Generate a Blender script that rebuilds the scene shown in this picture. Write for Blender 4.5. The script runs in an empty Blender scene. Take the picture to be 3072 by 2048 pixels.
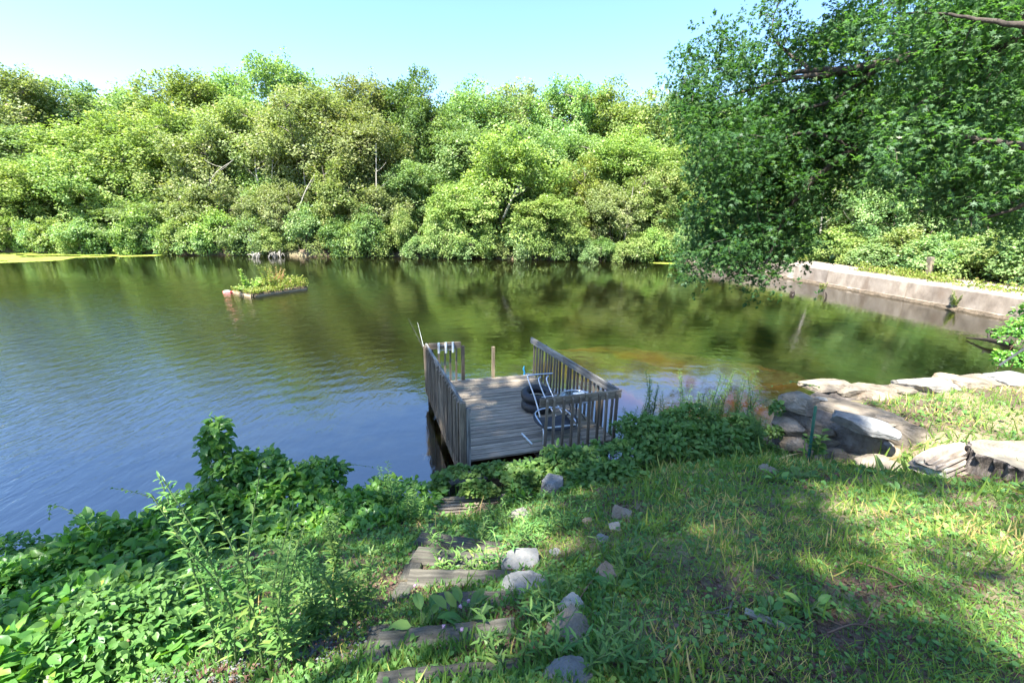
import bpy, math, random
import numpy as np
from mathutils import Vector, Matrix

random.seed(7)
rng = np.random.default_rng(11)
rad = math.radians
sc = bpy.context.scene
C = sc.collection

# ------------------------------------------------------------------ camera
CAM_H = 4.1
F = 1360.0                       # focal length in pixels of the 3072 px wide frame
PITCH = math.atan(384 / F)
ROLL = rad(1.0)
cam_d = bpy.data.cameras.new('camera')
cam_d.sensor_width = 36.0
cam_d.lens = F / 3072 * 36.0
cam_d.clip_start = 0.05
cam_d.clip_end = 3000
cam = bpy.data.objects.new('camera', cam_d)
C.objects.link(cam)
cam.matrix_world = (Matrix.Translation((0, 0, CAM_H)) @ Matrix.Rotation(math.pi / 2 - PITCH, 4, 'X')
                    @ Matrix.Rotation(ROLL, 4, 'Z'))
sc.camera = cam


def ray(px, py):
    u = (px - 1536) / F
    v = (1024 - py) / F
    c, s = math.cos(ROLL), math.sin(ROLL)
    u, v = u * c - v * s, u * s + v * c
    return np.array([u, math.cos(PITCH) + v * math.sin(PITCH), -math.sin(PITCH) + v * math.cos(PITCH)])


def W(px, py, z):
    """point of the world at height z seen at a photo pixel"""
    d = ray(px, py)
    t = (z - CAM_H) / d[2]
    return np.array([d[0] * t, d[1] * t, z])


def at(px, py, Y):
    d = ray(px, py)
    t = Y / d[1]
    return np.array([d[0] * t, Y, CAM_H + d[2] * t])


# ------------------------------------------------------------------ world, sun, exposure
SUN_TO = Vector((-0.30, -0.42, 0.90)).normalized()
wd = bpy.data.worlds.new('World')
sc.world = wd
wd.use_nodes = True
nt = wd.node_tree
nt.nodes.clear()
sky = nt.nodes.new('ShaderNodeTexSky')
sky.sky_type = 'NISHITA'
sky.sun_disc = False
sky.sun_elevation = math.asin(SUN_TO.z)
sky.sun_rotation = math.atan2(SUN_TO.x, SUN_TO.y)
sky.air_density = 1.0
sky.dust_density = 0.4
sky.ozone_density = 1.5
bg = nt.nodes.new('ShaderNodeBackground')
bg.inputs['Strength'].default_value = 0.074
wo = nt.nodes.new('ShaderNodeOutputWorld')
wbal = nt.nodes.new('ShaderNodeMix')          # camera white balance of the sky colour
wbal.data_type = 'RGBA'
wbal.blend_type = 'MULTIPLY'
wbal.inputs[0].default_value = 1.0
wbal.inputs[7].default_value = (1.0, 0.98, 1.03, 1)
nt.links.new(sky.outputs[0], wbal.inputs[6])
hsv = nt.nodes.new('ShaderNodeHueSaturation')
hsv.inputs['Saturation'].default_value = 1.15
nt.links.new(wbal.outputs[2], hsv.inputs['Color'])
nt.links.new(hsv.outputs[0], bg.inputs[0])
nt.links.new(bg.outputs[0], wo.inputs[0])
sd = bpy.data.lights.new('sun', 'SUN')
sd.energy = 3.7
sd.angle = rad(0.55)
sd.color = (1.0, 0.95, 0.86)
sun = bpy.data.objects.new('sun', sd)
C.objects.link(sun)
sun.rotation_euler = SUN_TO.to_track_quat('Z', 'Y').to_euler()
sun.location = (0, 0, 60)
sc.view_settings.view_transform = 'Standard'
sc.view_settings.look = 'None'
sc.view_settings.gamma = 1.0
sc.view_settings.exposure = 2.68
sc.view_settings.use_curve_mapping = False
sc.render.engine = 'CYCLES'
cy = sc.cycles
cy.max_bounces = 7
cy.diffuse_bounces = 3
cy.glossy_bounces = 3
cy.transmission_bounces = 4
cy.transparent_max_bounces = 12
cy.volume_bounces = 0
cy.caustics_reflective = False
cy.caustics_refractive = False
cy.use_denoising = True
cy.sample_clamp_indirect = 6


# ------------------------------------------------------------------ materials
def mat(name):
    m = bpy.data.materials.new(name)
    m.use_nodes = True
    m.node_tree.nodes.clear()
    return m, m.node_tree


def N(t, kind, **kw):
    n = t.nodes.new(kind)
    for k, v in kw.items():
        if k in n.inputs:
            n.inputs[k].default_value = v
        else:
            setattr(n, k, v)
    return n


def L(t, a, b):
    t.links.new(a, b)


def ramp(t, fac, stops):
    r = t.nodes.new('ShaderNodeValToRGB')
    el = r.color_ramp.elements
    while len(el) < len(stops):
        el.new(0.5)
    for e, (p, c) in zip(el, stops):
        e.position = p
        e.color = (*c, 1) if len(c) == 3 else c
    L(t, fac, r.inputs[0])
    return r.outputs[0]


def mixc(t, fac, a, b, blend='MIX'):
    m = t.nodes.new('ShaderNodeMix')
    m.data_type = 'RGBA'
    m.blend_type = blend
    for i, v in ((0, fac), (6, a), (7, b)):
        if isinstance(v, (int, float)):
            m.inputs[i].default_value = v
        elif isinstance(v, tuple):
            m.inputs[i].default_value = (*v, 1)
        else:
            L(t, v, m.inputs[i])
    return m.outputs[2]


def mth(t, op, a, b=None, c=None, clamp=False):
    m = t.nodes.new('ShaderNodeMath')
    m.operation = op
    m.use_clamp = clamp
    for i, v in enumerate((a, b, c)):
        if v is None:
            continue
        if isinstance(v, (int, float)):
            m.inputs[i].default_value = v
        else:
            L(t, v, m.inputs[i])
    return m.outputs[0]


def leaf_mat(name, stops, trans=0.38, gloss=0.10, rough=0.42, tt=(1.25, 1.35, 0.55)):
    """leaf: diffuse + translucent + a waxy sheen; hue varies per leaf (face attribute rnd)"""
    m, t = mat(name)
    a = N(t, 'ShaderNodeAttribute', attribute_name='rnd')
    oi = N(t, 'ShaderNodeObjectInfo')
    col = ramp(t, a.outputs['Fac'], stops)
    hs = N(t, 'ShaderNodeHueSaturation')
    L(t, mth(t, 'MULTIPLY_ADD', oi.outputs['Random'], 0.025, 0.478), hs.inputs['Hue'])
    L(t, mth(t, 'MULTIPLY_ADD', oi.outputs['Random'], 0.35, 0.83), hs.inputs['Value'])
    L(t, col, hs.inputs['Color'])
    col = hs.outputs[0]
    d = N(t, 'ShaderNodeBsdfDiffuse')
    L(t, col, d.inputs[0])
    tr = N(t, 'ShaderNodeBsdfTranslucent')
    L(t, mixc(t, 1.0, col, tt, 'MULTIPLY'), tr.inputs[0])
    mx = N(t, 'ShaderNodeMixShader', Fac=trans)
    L(t, d.outputs[0], mx.inputs[1])
    L(t, tr.outputs[0], mx.inputs[2])
    g = N(t, 'ShaderNodeBsdfGlossy', Roughness=rough)
    g.inputs[0].default_value = (0.9, 0.95, 1, 1)
    fr = N(t, 'ShaderNodeLayerWeight', Blend=0.15)
    m2 = N(t, 'ShaderNodeMixShader')
    L(t, mth(t, 'MULTIPLY_ADD', fr.outputs['Fresnel'], gloss * 0.9, gloss * 0.12, True), m2.inputs[0])
    L(t, mx.outputs[0], m2.inputs[1])
    L(t, g.outputs[0], m2.inputs[2])
    o = N(t, 'ShaderNodeOutputMaterial')
    L(t, m2.outputs[0], o.inputs[0])
    return m


def rough_mat(name, stops, scale=6, detail=8, rough=0.85, bump=0.02, stretch=(1, 1, 1), spots=None, vary=0.25, coord='Object', bscale=None, moss=None):
    """stone, wood, soil: noise colour, optional spots (scale, threshold, colour), bump in metres"""
    m, t = mat(name)
    tc = N(t, 'ShaderNodeTexCoord')
    oi = N(t, 'ShaderNodeObjectInfo')
    mp = N(t, 'ShaderNodeMapping')
    mp.inputs['Scale'].default_value = stretch
    if coord == 'Object':
        L(t, tc.outputs['Object'], mp.inputs[0])
        off = N(t, 'ShaderNodeCombineXYZ')
        for i in range(3):
            L(t, mth(t, 'MULTIPLY', oi.outputs['Random'], 37.0 + 11 * i), off.inputs[i])
        L(t, off.outputs[0], mp.inputs['Location'])
    else:
        g = N(t, 'ShaderNodeNewGeometry')
        L(t, g.outputs['Position'], mp.inputs[0])
    n1 = N(t, 'ShaderNodeTexNoise', Scale=scale, Detail=detail, Roughness=0.62)
    L(t, mp.outputs[0], n1.inputs['Vector'])
    col = ramp(t, n1.outputs['Fac'], stops)
    n2 = N(t, 'ShaderNodeTexNoise', Scale=scale * 0.23, Detail=3)
    L(t, mp.outputs[0], n2.inputs['Vector'])
    col = mixc(t, 1.0, col, ramp(t, n2.outputs['Fac'], [(0.3, (0.72, 0.72, 0.72)), (0.7, (1.2, 1.18, 1.12))]), 'MULTIPLY')
    if spots:
        ssc, thr, sc_ = spots
        n3 = N(t, 'ShaderNodeTexNoise', Scale=ssc, Detail=6)
        L(t, mp.outputs[0], n3.inputs['Vector'])
        f = mth(t, 'MULTIPLY', mth(t, 'SUBTRACT', n3.outputs['Fac'], thr), 12.0, clamp=True)
        col = mixc(t, mth(t, 'MULTIPLY', f, 0.8), col, sc_)
    if moss:
        n5 = N(t, 'ShaderNodeTexNoise', Scale=moss[0], Detail=5)
        L(t, mp.outputs[0], n5.inputs['Vector'])
        f = mth(t, 'MULTIPLY', mth(t, 'SUBTRACT', n5.outputs['Fac'], moss[1]), 14.0, clamp=True)
        col = mixc(t, mth(t, 'MULTIPLY', f, 0.85), col, moss[2])
    if vary:
        k = mth(t, 'MULTIPLY_ADD', oi.outputs['Random'], vary * 2, 1 - vary)
        cc = N(t, 'ShaderNodeCombineColor')
        for i in range(3):
            L(t, k, cc.inputs[i])
        col = mixc(t, 1.0, col, cc.outputs[0], 'MULTIPLY')
    b = N(t, 'ShaderNodeBsdfPrincipled', Roughness=rough)
    b.inputs['Specular IOR Level'].default_value = 0.3
    L(t, col, b.inputs['Base Color'])
    n4 = N(t, 'ShaderNodeTexNoise', Scale=bscale or scale * 2.2, Detail=8, Roughness=0.65)
    L(t, mp.outputs[0], n4.inputs['Vector'])
    bp = N(t, 'ShaderNodeBump', Strength=1.0, Distance=bump)
    L(t, n4.outputs['Fac'], bp.inputs['Height'])
    L(t, bp.outputs[0], b.inputs['Normal'])
    o = N(t, 'ShaderNodeOutputMaterial')
    L(t, b.outputs[0], o.inputs[0])
    return m


def plain(name, col, rough=0.5, metal=0.0, bump=0.0):
    m, t = mat(name)
    b = N(t, 'ShaderNodeBsdfPrincipled', Roughness=rough, Metallic=metal)
    n1 = N(t, 'ShaderNodeTexNoise', Scale=14, Detail=5)
    tc = N(t, 'ShaderNodeTexCoord')
    L(t, tc.outputs['Object'], n1.inputs['Vector'])
    c = ramp(t, n1.outputs['Fac'], [(0.3, tuple(v * 0.7 for v in col)), (0.7, tuple(min(1, v * 1.15) for v in col))])
    L(t, c, b.inputs['Base Color'])
    o = N(t, 'ShaderNodeOutputMaterial')
    L(t, b.outputs[0], o.inputs[0])
    return m


M = {}
M['lime'] = leaf_mat('lime_leaves', [(0, (0.126, 0.234, 0.063)), (0.5, (0.228, 0.357, 0.095)), (1, (0.379, 0.467, 0.158))])
M['mid'] = leaf_mat('mid_green_leaves', [(0, (0.098, 0.202, 0.072)), (0.5, (0.186, 0.306, 0.109)), (1, (0.338, 0.437, 0.194))])
M['dark'] = leaf_mat('dark_green_leaves', [(0, (0.063, 0.146, 0.044)), (0.5, (0.116, 0.216, 0.061)), (1, (0.214, 0.325, 0.101))])
M['olive'] = leaf_mat('olive_leaves', [(0, (0.126, 0.189, 0.071)), (0.6, (0.239, 0.303, 0.118)), (0.93, (0.340, 0.366, 0.189)), (1, (0.429, 0.315, 0.236))])
M['fresh'] = leaf_mat('fresh_green_leaves', [(0, (0.110, 0.196, 0.054)), (0.5, (0.204, 0.300, 0.088)), (1, (0.375, 0.427, 0.162))])
M['oak'] = leaf_mat('oak_leaves', [(0, (0.030, 0.090, 0.036)), (0.5, (0.051, 0.133, 0.046)), (0.9, (0.087, 0.185, 0.056)), (1, (0.160, 0.254, 0.069))], trans=0.45, gloss=0.08, rough=0.45, tt=(1.8, 2.1, 0.6))
M['maple'] = leaf_mat('maple_leaves', [(0, (0.050, 0.122, 0.053)), (0.5, (0.077, 0.171, 0.067)), (0.95, (0.127, 0.219, 0.090)), (1, (0.353, 0.389, 0.270))], trans=0.5, gloss=0.08, rough=0.45, tt=(1.7, 2.1, 0.6))
M['vine'] = leaf_mat('vine_leaves', [(0, (0.051, 0.143, 0.034)), (0.5, (0.090, 0.214, 0.045)), (0.9, (0.173, 0.320, 0.055)), (1, (0.345, 0.463, 0.074))], trans=0.35, gloss=0.16, rough=0.36, tt=(2.0, 2.2, 0.5))
M['weed'] = leaf_mat('weed_leaves', [(0, (0.076, 0.177, 0.048)), (0.6, (0.124, 0.253, 0.066)), (1, (0.248, 0.380, 0.096))], trans=0.4, gloss=0.10)
M['grass'] = leaf_mat('grass_blades', [(0, (0.089, 0.178, 0.036)), (0.55, (0.169, 0.282, 0.055)), (0.70, (0.305, 0.372, 0.085)), (0.80, (0.607, 0.446, 0.182)), (1, (0.750, 0.535, 0.242))], trans=0.35, gloss=0.06)
M['clover'] = leaf_mat('clover_leaves', [(0, (0.057, 0.158, 0.046)), (0.6, (0.114, 0.245, 0.065)), (1, (0.227, 0.360, 0.091))], trans=0.3, gloss=0.10)
M['gold'] = leaf_mat('yellow_green_leaves', [(0, (0.120, 0.180, 0.035)), (0.6, (0.210, 0.279, 0.055)), (0.9, (0.315, 0.344, 0.100)), (1, (0.338, 0.197, 0.120))], trans=0.35)
M['rust'] = leaf_mat('rusty_leaves', [(0, (0.22, 0.22, 0.07)), (0.5, (0.40, 0.28, 0.14)), (1, (0.50, 0.24, 0.14))], trans=0.3)
M['litter'] = leaf_mat('fallen_leaves', [(0, (0.062, 0.036, 0.025)), (0.5, (0.118, 0.073, 0.052)), (1, (0.211, 0.152, 0.119))], trans=0.08, gloss=0.05, tt=(1, 0.8, 0.6))
M['algae'] = rough_mat('algae_mat', [(0.3, (0.158, 0.221, 0.024)), (0.55, (0.259, 0.332, 0.048)), (0.75, (0.331, 0.383, 0.096))], scale=3.5, bump=0.01, vary=0, coord='World', spots=(9, 0.60, (0.10, 0.14, 0.03)))
M['palebark'] = rough_mat('pale_bark', [(0.3, (0.22, 0.20, 0.17)), (0.6, (0.38, 0.36, 0.32)), (0.8, (0.50, 0.48, 0.44))], scale=4, stretch=(2, 2, .7), bump=0.02)
M['bark'] = rough_mat('grey_bark', [(0.3, (0.07, 0.058, 0.045)), (0.5, (0.15, 0.13, 0.105)), (0.75, (0.26, 0.24, 0.21))], scale=5, stretch=(3, 3, 0.5), bump=0.03, vary=0.3)
M['darkbark'] = rough_mat('dark_bark', [(0.3, (0.03, 0.026, 0.022)), (0.55, (0.075, 0.062, 0.052)), (0.8, (0.15, 0.13, 0.11))], scale=5, stretch=(2, 2, 0.8), bump=0.03, vary=0.2)
M['stem'] = plain('green_stem', (0.10, 0.16, 0.05), 0.6)
M['brownstem'] = plain('brown_stem', (0.16, 0.09, 0.055), 0.7)
M['deck'] = rough_mat('weathered_deck_wood', [(0.28, (0.122, 0.099, 0.074)), (0.5, (0.252, 0.215, 0.166)), (0.75, (0.412, 0.347, 0.269))], scale=4, stretch=(0.8, 11, 11), bump=0.004, vary=0.22, moss=(0.9, 0.62, (0.16, 0.18, 0.12)))
M['rail'] = rough_mat('weathered_rail_wood', [(0.28, (0.070, 0.054, 0.040)), (0.5, (0.150, 0.121, 0.090)), (0.75, (0.300, 0.242, 0.180))], scale=4, stretch=(0.8, 12, 12), bump=0.003, vary=0.35)
M['railtop'] = rough_mat('pale_rail_wood', [(0.30, (0.060, 0.056, 0.053)), (0.52, (0.225, 0.217, 0.203)), (0.75, (0.413, 0.405, 0.375))], scale=3, stretch=(0.9, 9, 9), bump=0.004, vary=0.2)
M['tan'] = rough_mat('tan_wood', [(0.3, (0.22, 0.16, 0.09)), (0.7, (0.45, 0.36, 0.24))], scale=4, stretch=(0.9, 9, 9), bump=0.003)
M['timber'] = rough_mat('old_timber', [(0.28, (0.038, 0.036, 0.029)), (0.5, (0.081, 0.076, 0.062)), (0.75, (0.153, 0.145, 0.120))], scale=5, stretch=(0.7, 9, 9), bump=0.008, vary=0.2, moss=(2.2, 0.6, (0.07, 0.09, 0.05)))
M['wet'] = rough_mat('dark_wet_wood', [(0.3, (0.015, 0.012, 0.01)), (0.7, (0.06, 0.045, 0.035))], scale=5, stretch=(0.7, 6, 6), bump=0.01, rough=0.5)
M['rock'] = rough_mat('grey_rock', [(0.3, (0.116, 0.098, 0.074)), (0.5, (0.198, 0.168, 0.131)), (0.72, (0.292, 0.247, 0.195))], scale=5, bump=0.03, vary=0.22, spots=(2.6, 0.6, (0.15, 0.13, 0.105)), moss=(1.6, 0.70, (0.16, 0.15, 0.05)))
M['blue_rock'] = rough_mat('blue_grey_rock', [(0.3, (0.107, 0.112, 0.115)), (0.5, (0.175, 0.179, 0.179)), (0.72, (0.252, 0.246, 0.239))], scale=11, bump=0.015, vary=0.12, spots=(40, 0.6, (0.14, 0.16, 0.17)))
M['mortar'] = rough_mat('mortar', [(0.3, (0.098, 0.081, 0.068)), (0.5, (0.169, 0.146, 0.127)), (0.72, (0.247, 0.221, 0.195))], scale=7, bump=0.06, vary=0, spots=(3, 0.58, (0.12, 0.085, 0.06)))
M['tan_rock'] = rough_mat('tan_stone', [(0.3, (0.183, 0.136, 0.094)), (0.7, (0.338, 0.279, 0.212))], scale=9, bump=0.015, vary=0.2)
M['white_rock'] = rough_mat('white_stone', [(0.3, (0.176, 0.161, 0.140)), (0.7, (0.302, 0.283, 0.250))], scale=9, bump=0.015, vary=0.1)
M['stump_side'] = rough_mat('stump_bark', [(0.3, (0.025, 0.02, 0.017)), (0.5, (0.10, 0.085, 0.075)), (0.75, (0.28, 0.25, 0.23))], scale=6, stretch=(3, 3, 0.6), bump=0.05, vary=0)
M['concrete'] = rough_mat('old_concrete', [(0.30, (0.17, 0.14, 0.115)), (0.47, (0.25, 0.21, 0.175)), (0.60, (0.31, 0.268, 0.228)), (0.75, (0.40, 0.355, 0.31))], scale=2.2, stretch=(.8, .8, 0.5), bump=0.02, vary=0.12, coord='Object', spots=(1.0, 0.60, (0.16, 0.12, 0.09)))
M['algae_stain'] = rough_mat('waterline_stain', [(0.3, (0.05, 0.04, 0.028)), (0.7, (0.14, 0.11, 0.08))], scale=8, bump=0.04, vary=0)
M['metal'] = plain('aluminium_tube', (0.62, 0.64, 0.66), 0.3, 0.85)
M['black'] = plain('black_rubber', (0.022, 0.022, 0.024), 0.55)
M['white'] = plain('white_plastic', (0.66, 0.70, 0.68), 0.5)
M['blue'] = plain('blue_rope', (0.03, 0.32, 0.62), 0.6)
M['greenmetal'] = plain('green_painted_steel', (0.03, 0.13, 0.10), 0.45, 0.3)
M['pink'] = plain('faded_red_plastic', (0.70, 0.20, 0.18), 0.5)
M['greypaint'] = plain('dark_grey_metal', (0.10, 0.11, 0.12), 0.4, 0.4)
M['rod'] = plain('fishing_rod_carbon', (0.012, 0.012, 0.012), 0.7)
M['petal'] = plain('clover_flower', (0.42, 0.26, 0.36), 0.7)


def glass_mat():
    m, t = mat('table_glass')
    tr = N(t, 'ShaderNodeBsdfTransparent')
    tr.inputs[0].default_value = (0.72, 0.78, 0.78, 1)
    g = N(t, 'ShaderNodeBsdfGlossy', Roughness=0.12)
    mx = N(t, 'ShaderNodeMixShader', Fac=0.25)
    L(t, tr.outputs[0], mx.inputs[1])
    L(t, g.outputs[0], mx.inputs[2])
    o = N(t, 'ShaderNodeOutputMaterial')
    L(t, mx.outputs[0], o.inputs[0])
    return m


M['glass'] = glass_mat()


def stump_top_mat():
    m, t = mat('stump_cut_face')
    tc = N(t, 'ShaderNodeTexCoord')
    mp = N(t, 'ShaderNodeMapping')
    L(t, tc.outputs['Object'], mp.inputs[0])
    w = N(t, 'ShaderNodeTexWave', Scale=9, Distortion=5, Detail=3)
    w.wave_type = 'RINGS'
    w.rings_direction = 'Z'
    L(t, mp.outputs[0], w.inputs['Vector'])
    n = N(t, 'ShaderNodeTexNoise', Scale=5, Detail=6)
    L(t, mp.outputs[0], n.inputs['Vector'])
    c = ramp(t, n.outputs['Fac'], [(0.3, (0.11, 0.095, 0.07)), (0.5, (0.20, 0.175, 0.13)), (0.72, (0.31, 0.27, 0.20))])
    c = mixc(t, 1.0, c, ramp(t, w.outputs['Fac'], [(0, (0.82, 0.82, 0.8)), (1, (1.05, 1.05, 1.05))]), 'MULTIPLY')
    b = N(t, 'ShaderNodeBsdfPrincipled', Roughness=0.85)
    L(t, c, b.inputs['Base Color'])
    o = N(t, 'ShaderNodeOutputMaterial')
    L(t, b.outputs[0], o.inputs[0])
    return m


M['stump_top'] = stump_top_mat()


def ground_mat():
    """soil above the water line, orange-brown silt below it"""
    m, t = mat('soil_and_silt')
    g = N(t, 'ShaderNodeNewGeometry')
    sp = N(t, 'ShaderNodeSeparateXYZ')
    L(t, g.outputs['Position'], sp.inputs[0])
    n1 = N(t, 'ShaderNodeTexNoise', Scale=1.1, Detail=5)
    n2 = N(t, 'ShaderNodeTexNoise', Scale=22, Detail=9, Roughness=0.7)
    L(t, g.outputs['Position'], n1.inputs['Vector'])
    L(t, g.outputs['Position'], n2.inputs['Vector'])
    soil = ramp(t, n2.outputs['Fac'], [(0.3, (0.045, 0.032, 0.022)), (0.5, (0.105, 0.078, 0.055)), (0.72, (0.20, 0.155, 0.115))])
    dry = ramp(t, n2.outputs['Fac'], [(0.3, (0.13, 0.115, 0.06)), (0.7, (0.32, 0.27, 0.16))])
    f = mth(t, 'MULTIPLY', mth(t, 'SUBTRACT', n1.outputs['Fac'], 0.47), 8.0, clamp=True)
    land = mixc(t, f, soil, dry)
    silt = ramp(t, n1.outputs['Fac'], [(0.3, (0.40, 0.22, 0.07)), (0.55, (0.75, 0.40, 0.11)), (0.75, (0.85, 0.52, 0.18))])
    w = mth(t, 'MULTIPLY', mth(t, 'SUBTRACT', 0.0, sp.outputs[2]), 12.0, clamp=True)
    col = mixc(t, w, land, silt)
    b = N(t, 'ShaderNodeBsdfPrincipled', Roughness=0.9)
    b.inputs['Specular IOR Level'].default_value = 0.2
    L(t, col, b.inputs['Base Color'])
    bp = N(t, 'ShaderNodeBump', Strength=1.0, Distance=0.03)
    L(t, n2.outputs['Fac'], bp.inputs['Height'])
    L(t, bp.outputs[0], b.inputs['Normal'])
    o = N(t, 'ShaderNodeOutputMaterial')
    L(t, b.outputs[0], o.inputs[0])
    return m


M['ground'] = ground_mat()


def water_mat():
    """clear peat-brown water: mirror-like surface over an absorbing volume"""
    m, t = mat('pond_water')
    g = N(t, 'ShaderNodeNewGeometry')
    # wind ruffled patch on the left of the pond, calm water elsewhere
    n0 = N(t, 'ShaderNodeTexNoise', Scale=0.11, Detail=2)
    L(t, g.outputs['Position'], n0.inputs['Vector'])
    sp = N(t, 'ShaderNodeSeparateXYZ')
    L(t, g.outputs['Position'], sp.inputs[0])
    vd = N(t, 'ShaderNodeVectorMath', operation='DISTANCE')
    L(t, g.outputs['Position'], vd.inputs[0])
    vd.inputs[1].default_value = (-17, 14, 0)
    wind = mth(t, 'SUBTRACT', 1.0, mth(t, 'DIVIDE', vd.outputs['Value'], 17.0), clamp=True)
    wind = mth(t, 'MULTIPLY', wind, mth(t, 'MULTIPLY_ADD', n0.outputs['Fac'], 2.2, 0.0), clamp=True)
    mp = N(t, 'ShaderNodeMapping')
    mp.inputs['Rotation'].default_value = (0, 0, rad(-48))
    mp.inputs['Scale'].default_value = (2.4, 0.8, 1)
    L(t, g.outputs['Position'], mp.inputs[0])
    fine = N(t, 'ShaderNodeTexNoise', Scale=3.6, Detail=3, Roughness=0.55, Distortion=0.9)
    L(t, mp.outputs[0], fine.inputs['Vector'])
    mp2 = N(t, 'ShaderNodeMapping')
    mp2.inputs['Rotation'].default_value = (0, 0, rad(20))
    mp2.inputs['Scale'].default_value = (0.6, 1.3, 1)
    L(t, g.outputs['Position'], mp2.inputs[0])
    slow = N(t, 'ShaderNodeTexNoise', Scale=1.5, Detail=2, Roughness=0.5, Distortion=0.6)
    L(t, mp2.outputs[0], slow.inputs['Vector'])
    # rings running out from the bank
    mp3 = N(t, 'ShaderNodeMapping')
    mp3.inputs['Location'].default_value = (-0.5, -2.0, 0)
    L(t, g.outputs['Position'], mp3.inputs[0])
    wv = N(t, 'ShaderNodeTexWave', Scale=0.55, Distortion=3.5, Detail=2)
    wv.inputs['Detail Scale'].default_value = 0.35
    wv.wave_type = 'RINGS'
    wv.rings_direction = 'Z'
    L(t, mp3.outputs[0], wv.inputs['Vector'])
    h = mth(t, 'MULTIPLY', fine.outputs['Fac'], mth(t, 'MULTIPLY_ADD', wind, 0.024, 0.0025))
    h = mth(t, 'MULTIPLY_ADD', slow.outputs['Fac'], 0.006, h)
    h = mth(t, 'MULTIPLY_ADD', mth(t, 'MULTIPLY', wv.outputs['Fac'], mth(t, 'MULTIPLY_ADD', sp.outputs[0], -0.25, -0.2, True)), 0.0022, h)
    bp = N(t, 'ShaderNodeBump', Strength=1.0, Distance=1.0)
    L(t, h, bp.inputs['Height'])
    gl = N(t, 'ShaderNodeBsdfGlossy', Roughness=0.03)
    gl.inputs[0].default_value = (1, 1, 1, 1)
    L(t, bp.outputs[0], gl.inputs['Normal'])
    lw = N(t, 'ShaderNodeLayerWeight', Blend=0.665)
    L(t, bp.outputs[0], lw.inputs['Normal'])
    tr = N(t, 'ShaderNodeBsdfTransparent')
    df = N(t, 'ShaderNodeBsdfDiffuse')
    df.inputs[0].default_value = (0.060, 0.070, 0.022, 1)   # suspended algae near the surface
    body = N(t, 'ShaderNodeMixShader', Fac=0.08)
    L(t, tr.outputs[0], body.inputs[1])
    L(t, df.outputs[0], body.inputs[2])
    mx = N(t, 'ShaderNodeMixShader')
    L(t, mth(t, 'MULTIPLY_ADD', lw.outputs['Fresnel'], 0.92, 0.02, True), mx.inputs[0])
    L(t, body.outputs[0], mx.inputs[1])
    L(t, gl.outputs[0], mx.inputs[2])
    va = N(t, 'ShaderNodeVolumeAbsorption', Density=4.0)
    va.inputs[0].default_value = (0.80, 0.26, 0.0, 1)
    o = N(t, 'ShaderNodeOutputMaterial')
    L(t, mx.outputs[0], o.inputs[0])
    L(t, va.outputs[0], o.inputs[1])
    return m


M['water'] = water_mat()

# ------------------------------------------------------------------ object helpers
WM = {}


def tag(o, label=None, cat=None, group=None, kind=None):
    if label: o['label'] = label
    if cat: o['category'] = cat
    if group: o['group'] = group
    if kind: o['kind'] = kind
    return o


def put(o, parent, world):
    """parent o and set its world matrix"""
    o.parent = parent
    base = WM[parent.name] if parent else Matrix()
    o.matrix_basis = base.inverted() @ world
    WM[o.name] = world
    return o


def empty(name, loc, label, cat, group=None, rz=0.0):
    o = bpy.data.objects.new(name, None)
    o.empty_display_size = 0.2
    C.objects.link(o)
    put(o, None, Matrix.Translation(Vector(loc)) @ Matrix.Rotation(rz, 4, 'Z'))
    return tag(o, label, cat, group)


def fast_mesh(name, V, faces, m=None, smooth=False, rnd=None):
    """V (n,3), faces (k,c) array of one polygon size, or a list of tuples"""
    me = bpy.data.meshes.new(name)
    if isinstance(faces, np.ndarray):
        k, c = faces.shape
        me.vertices.add(len(V))
        me.vertices.foreach_set('co', np.ascontiguousarray(V, dtype=np.float32).ravel())
        me.loops.add(k * c)
        me.loops.foreach_set('vertex_index', np.ascontiguousarray(faces, dtype=np.int32).ravel())
        me.polygons.add(k)
        me.polygons.foreach_set('loop_start', np.arange(0, k * c, c, dtype=np.int32))
        try:
            me.polygons.foreach_set('loop_total', np.full(k, c, dtype=np.int32))
        except Exception:
            pass
    else:
        me.from_pydata([tuple(v) for v in V], [], faces)
    if rnd is not None:
        a = me.attributes.new('rnd', 'FLOAT', 'FACE')
        a.data.foreach_set('value', np.ascontiguousarray(rnd, dtype=np.float32))
    me.update()
    me.validate()
    if smooth:
        me.polygons.foreach_set('use_smooth', np.ones(len(me.polygons), dtype=bool))
    if m: me.materials.append(m)
    return me


def link(name, me, parent=None, world=None):
    o = bpy.data.objects.new(name, me)
    C.objects.link(o)
    put(o, parent, world if world is not None else Matrix())
    return o


def wobj(name, V, faces, m, parent=None, smooth=False, rnd=None, origin=None):
    """mesh given in world coordinates; its origin is put at origin (or its parent's)"""
    V = np.asarray(V, dtype=float)
    if origin is None:
        origin = WM[parent.name].translation if parent else Vector(V.mean(0))
    Wm = Matrix.Translation(Vector(origin))
    me = fast_mesh(name, V - np.array(origin), faces, m, smooth, rnd)
    return link(name, me, parent, Wm)


BOXF = [(0, 1, 3, 2), (4, 6, 7, 5), (0, 4, 5, 1), (2, 3, 7, 6), (0, 2, 6, 4), (1, 5, 7, 3)]
BOXV = np.array([(x, y, z) for x in (0, 1) for y in (-0.5, 0.5) for z in (-0.5, 0.5)], dtype=float)
beam_cache = {}


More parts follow.
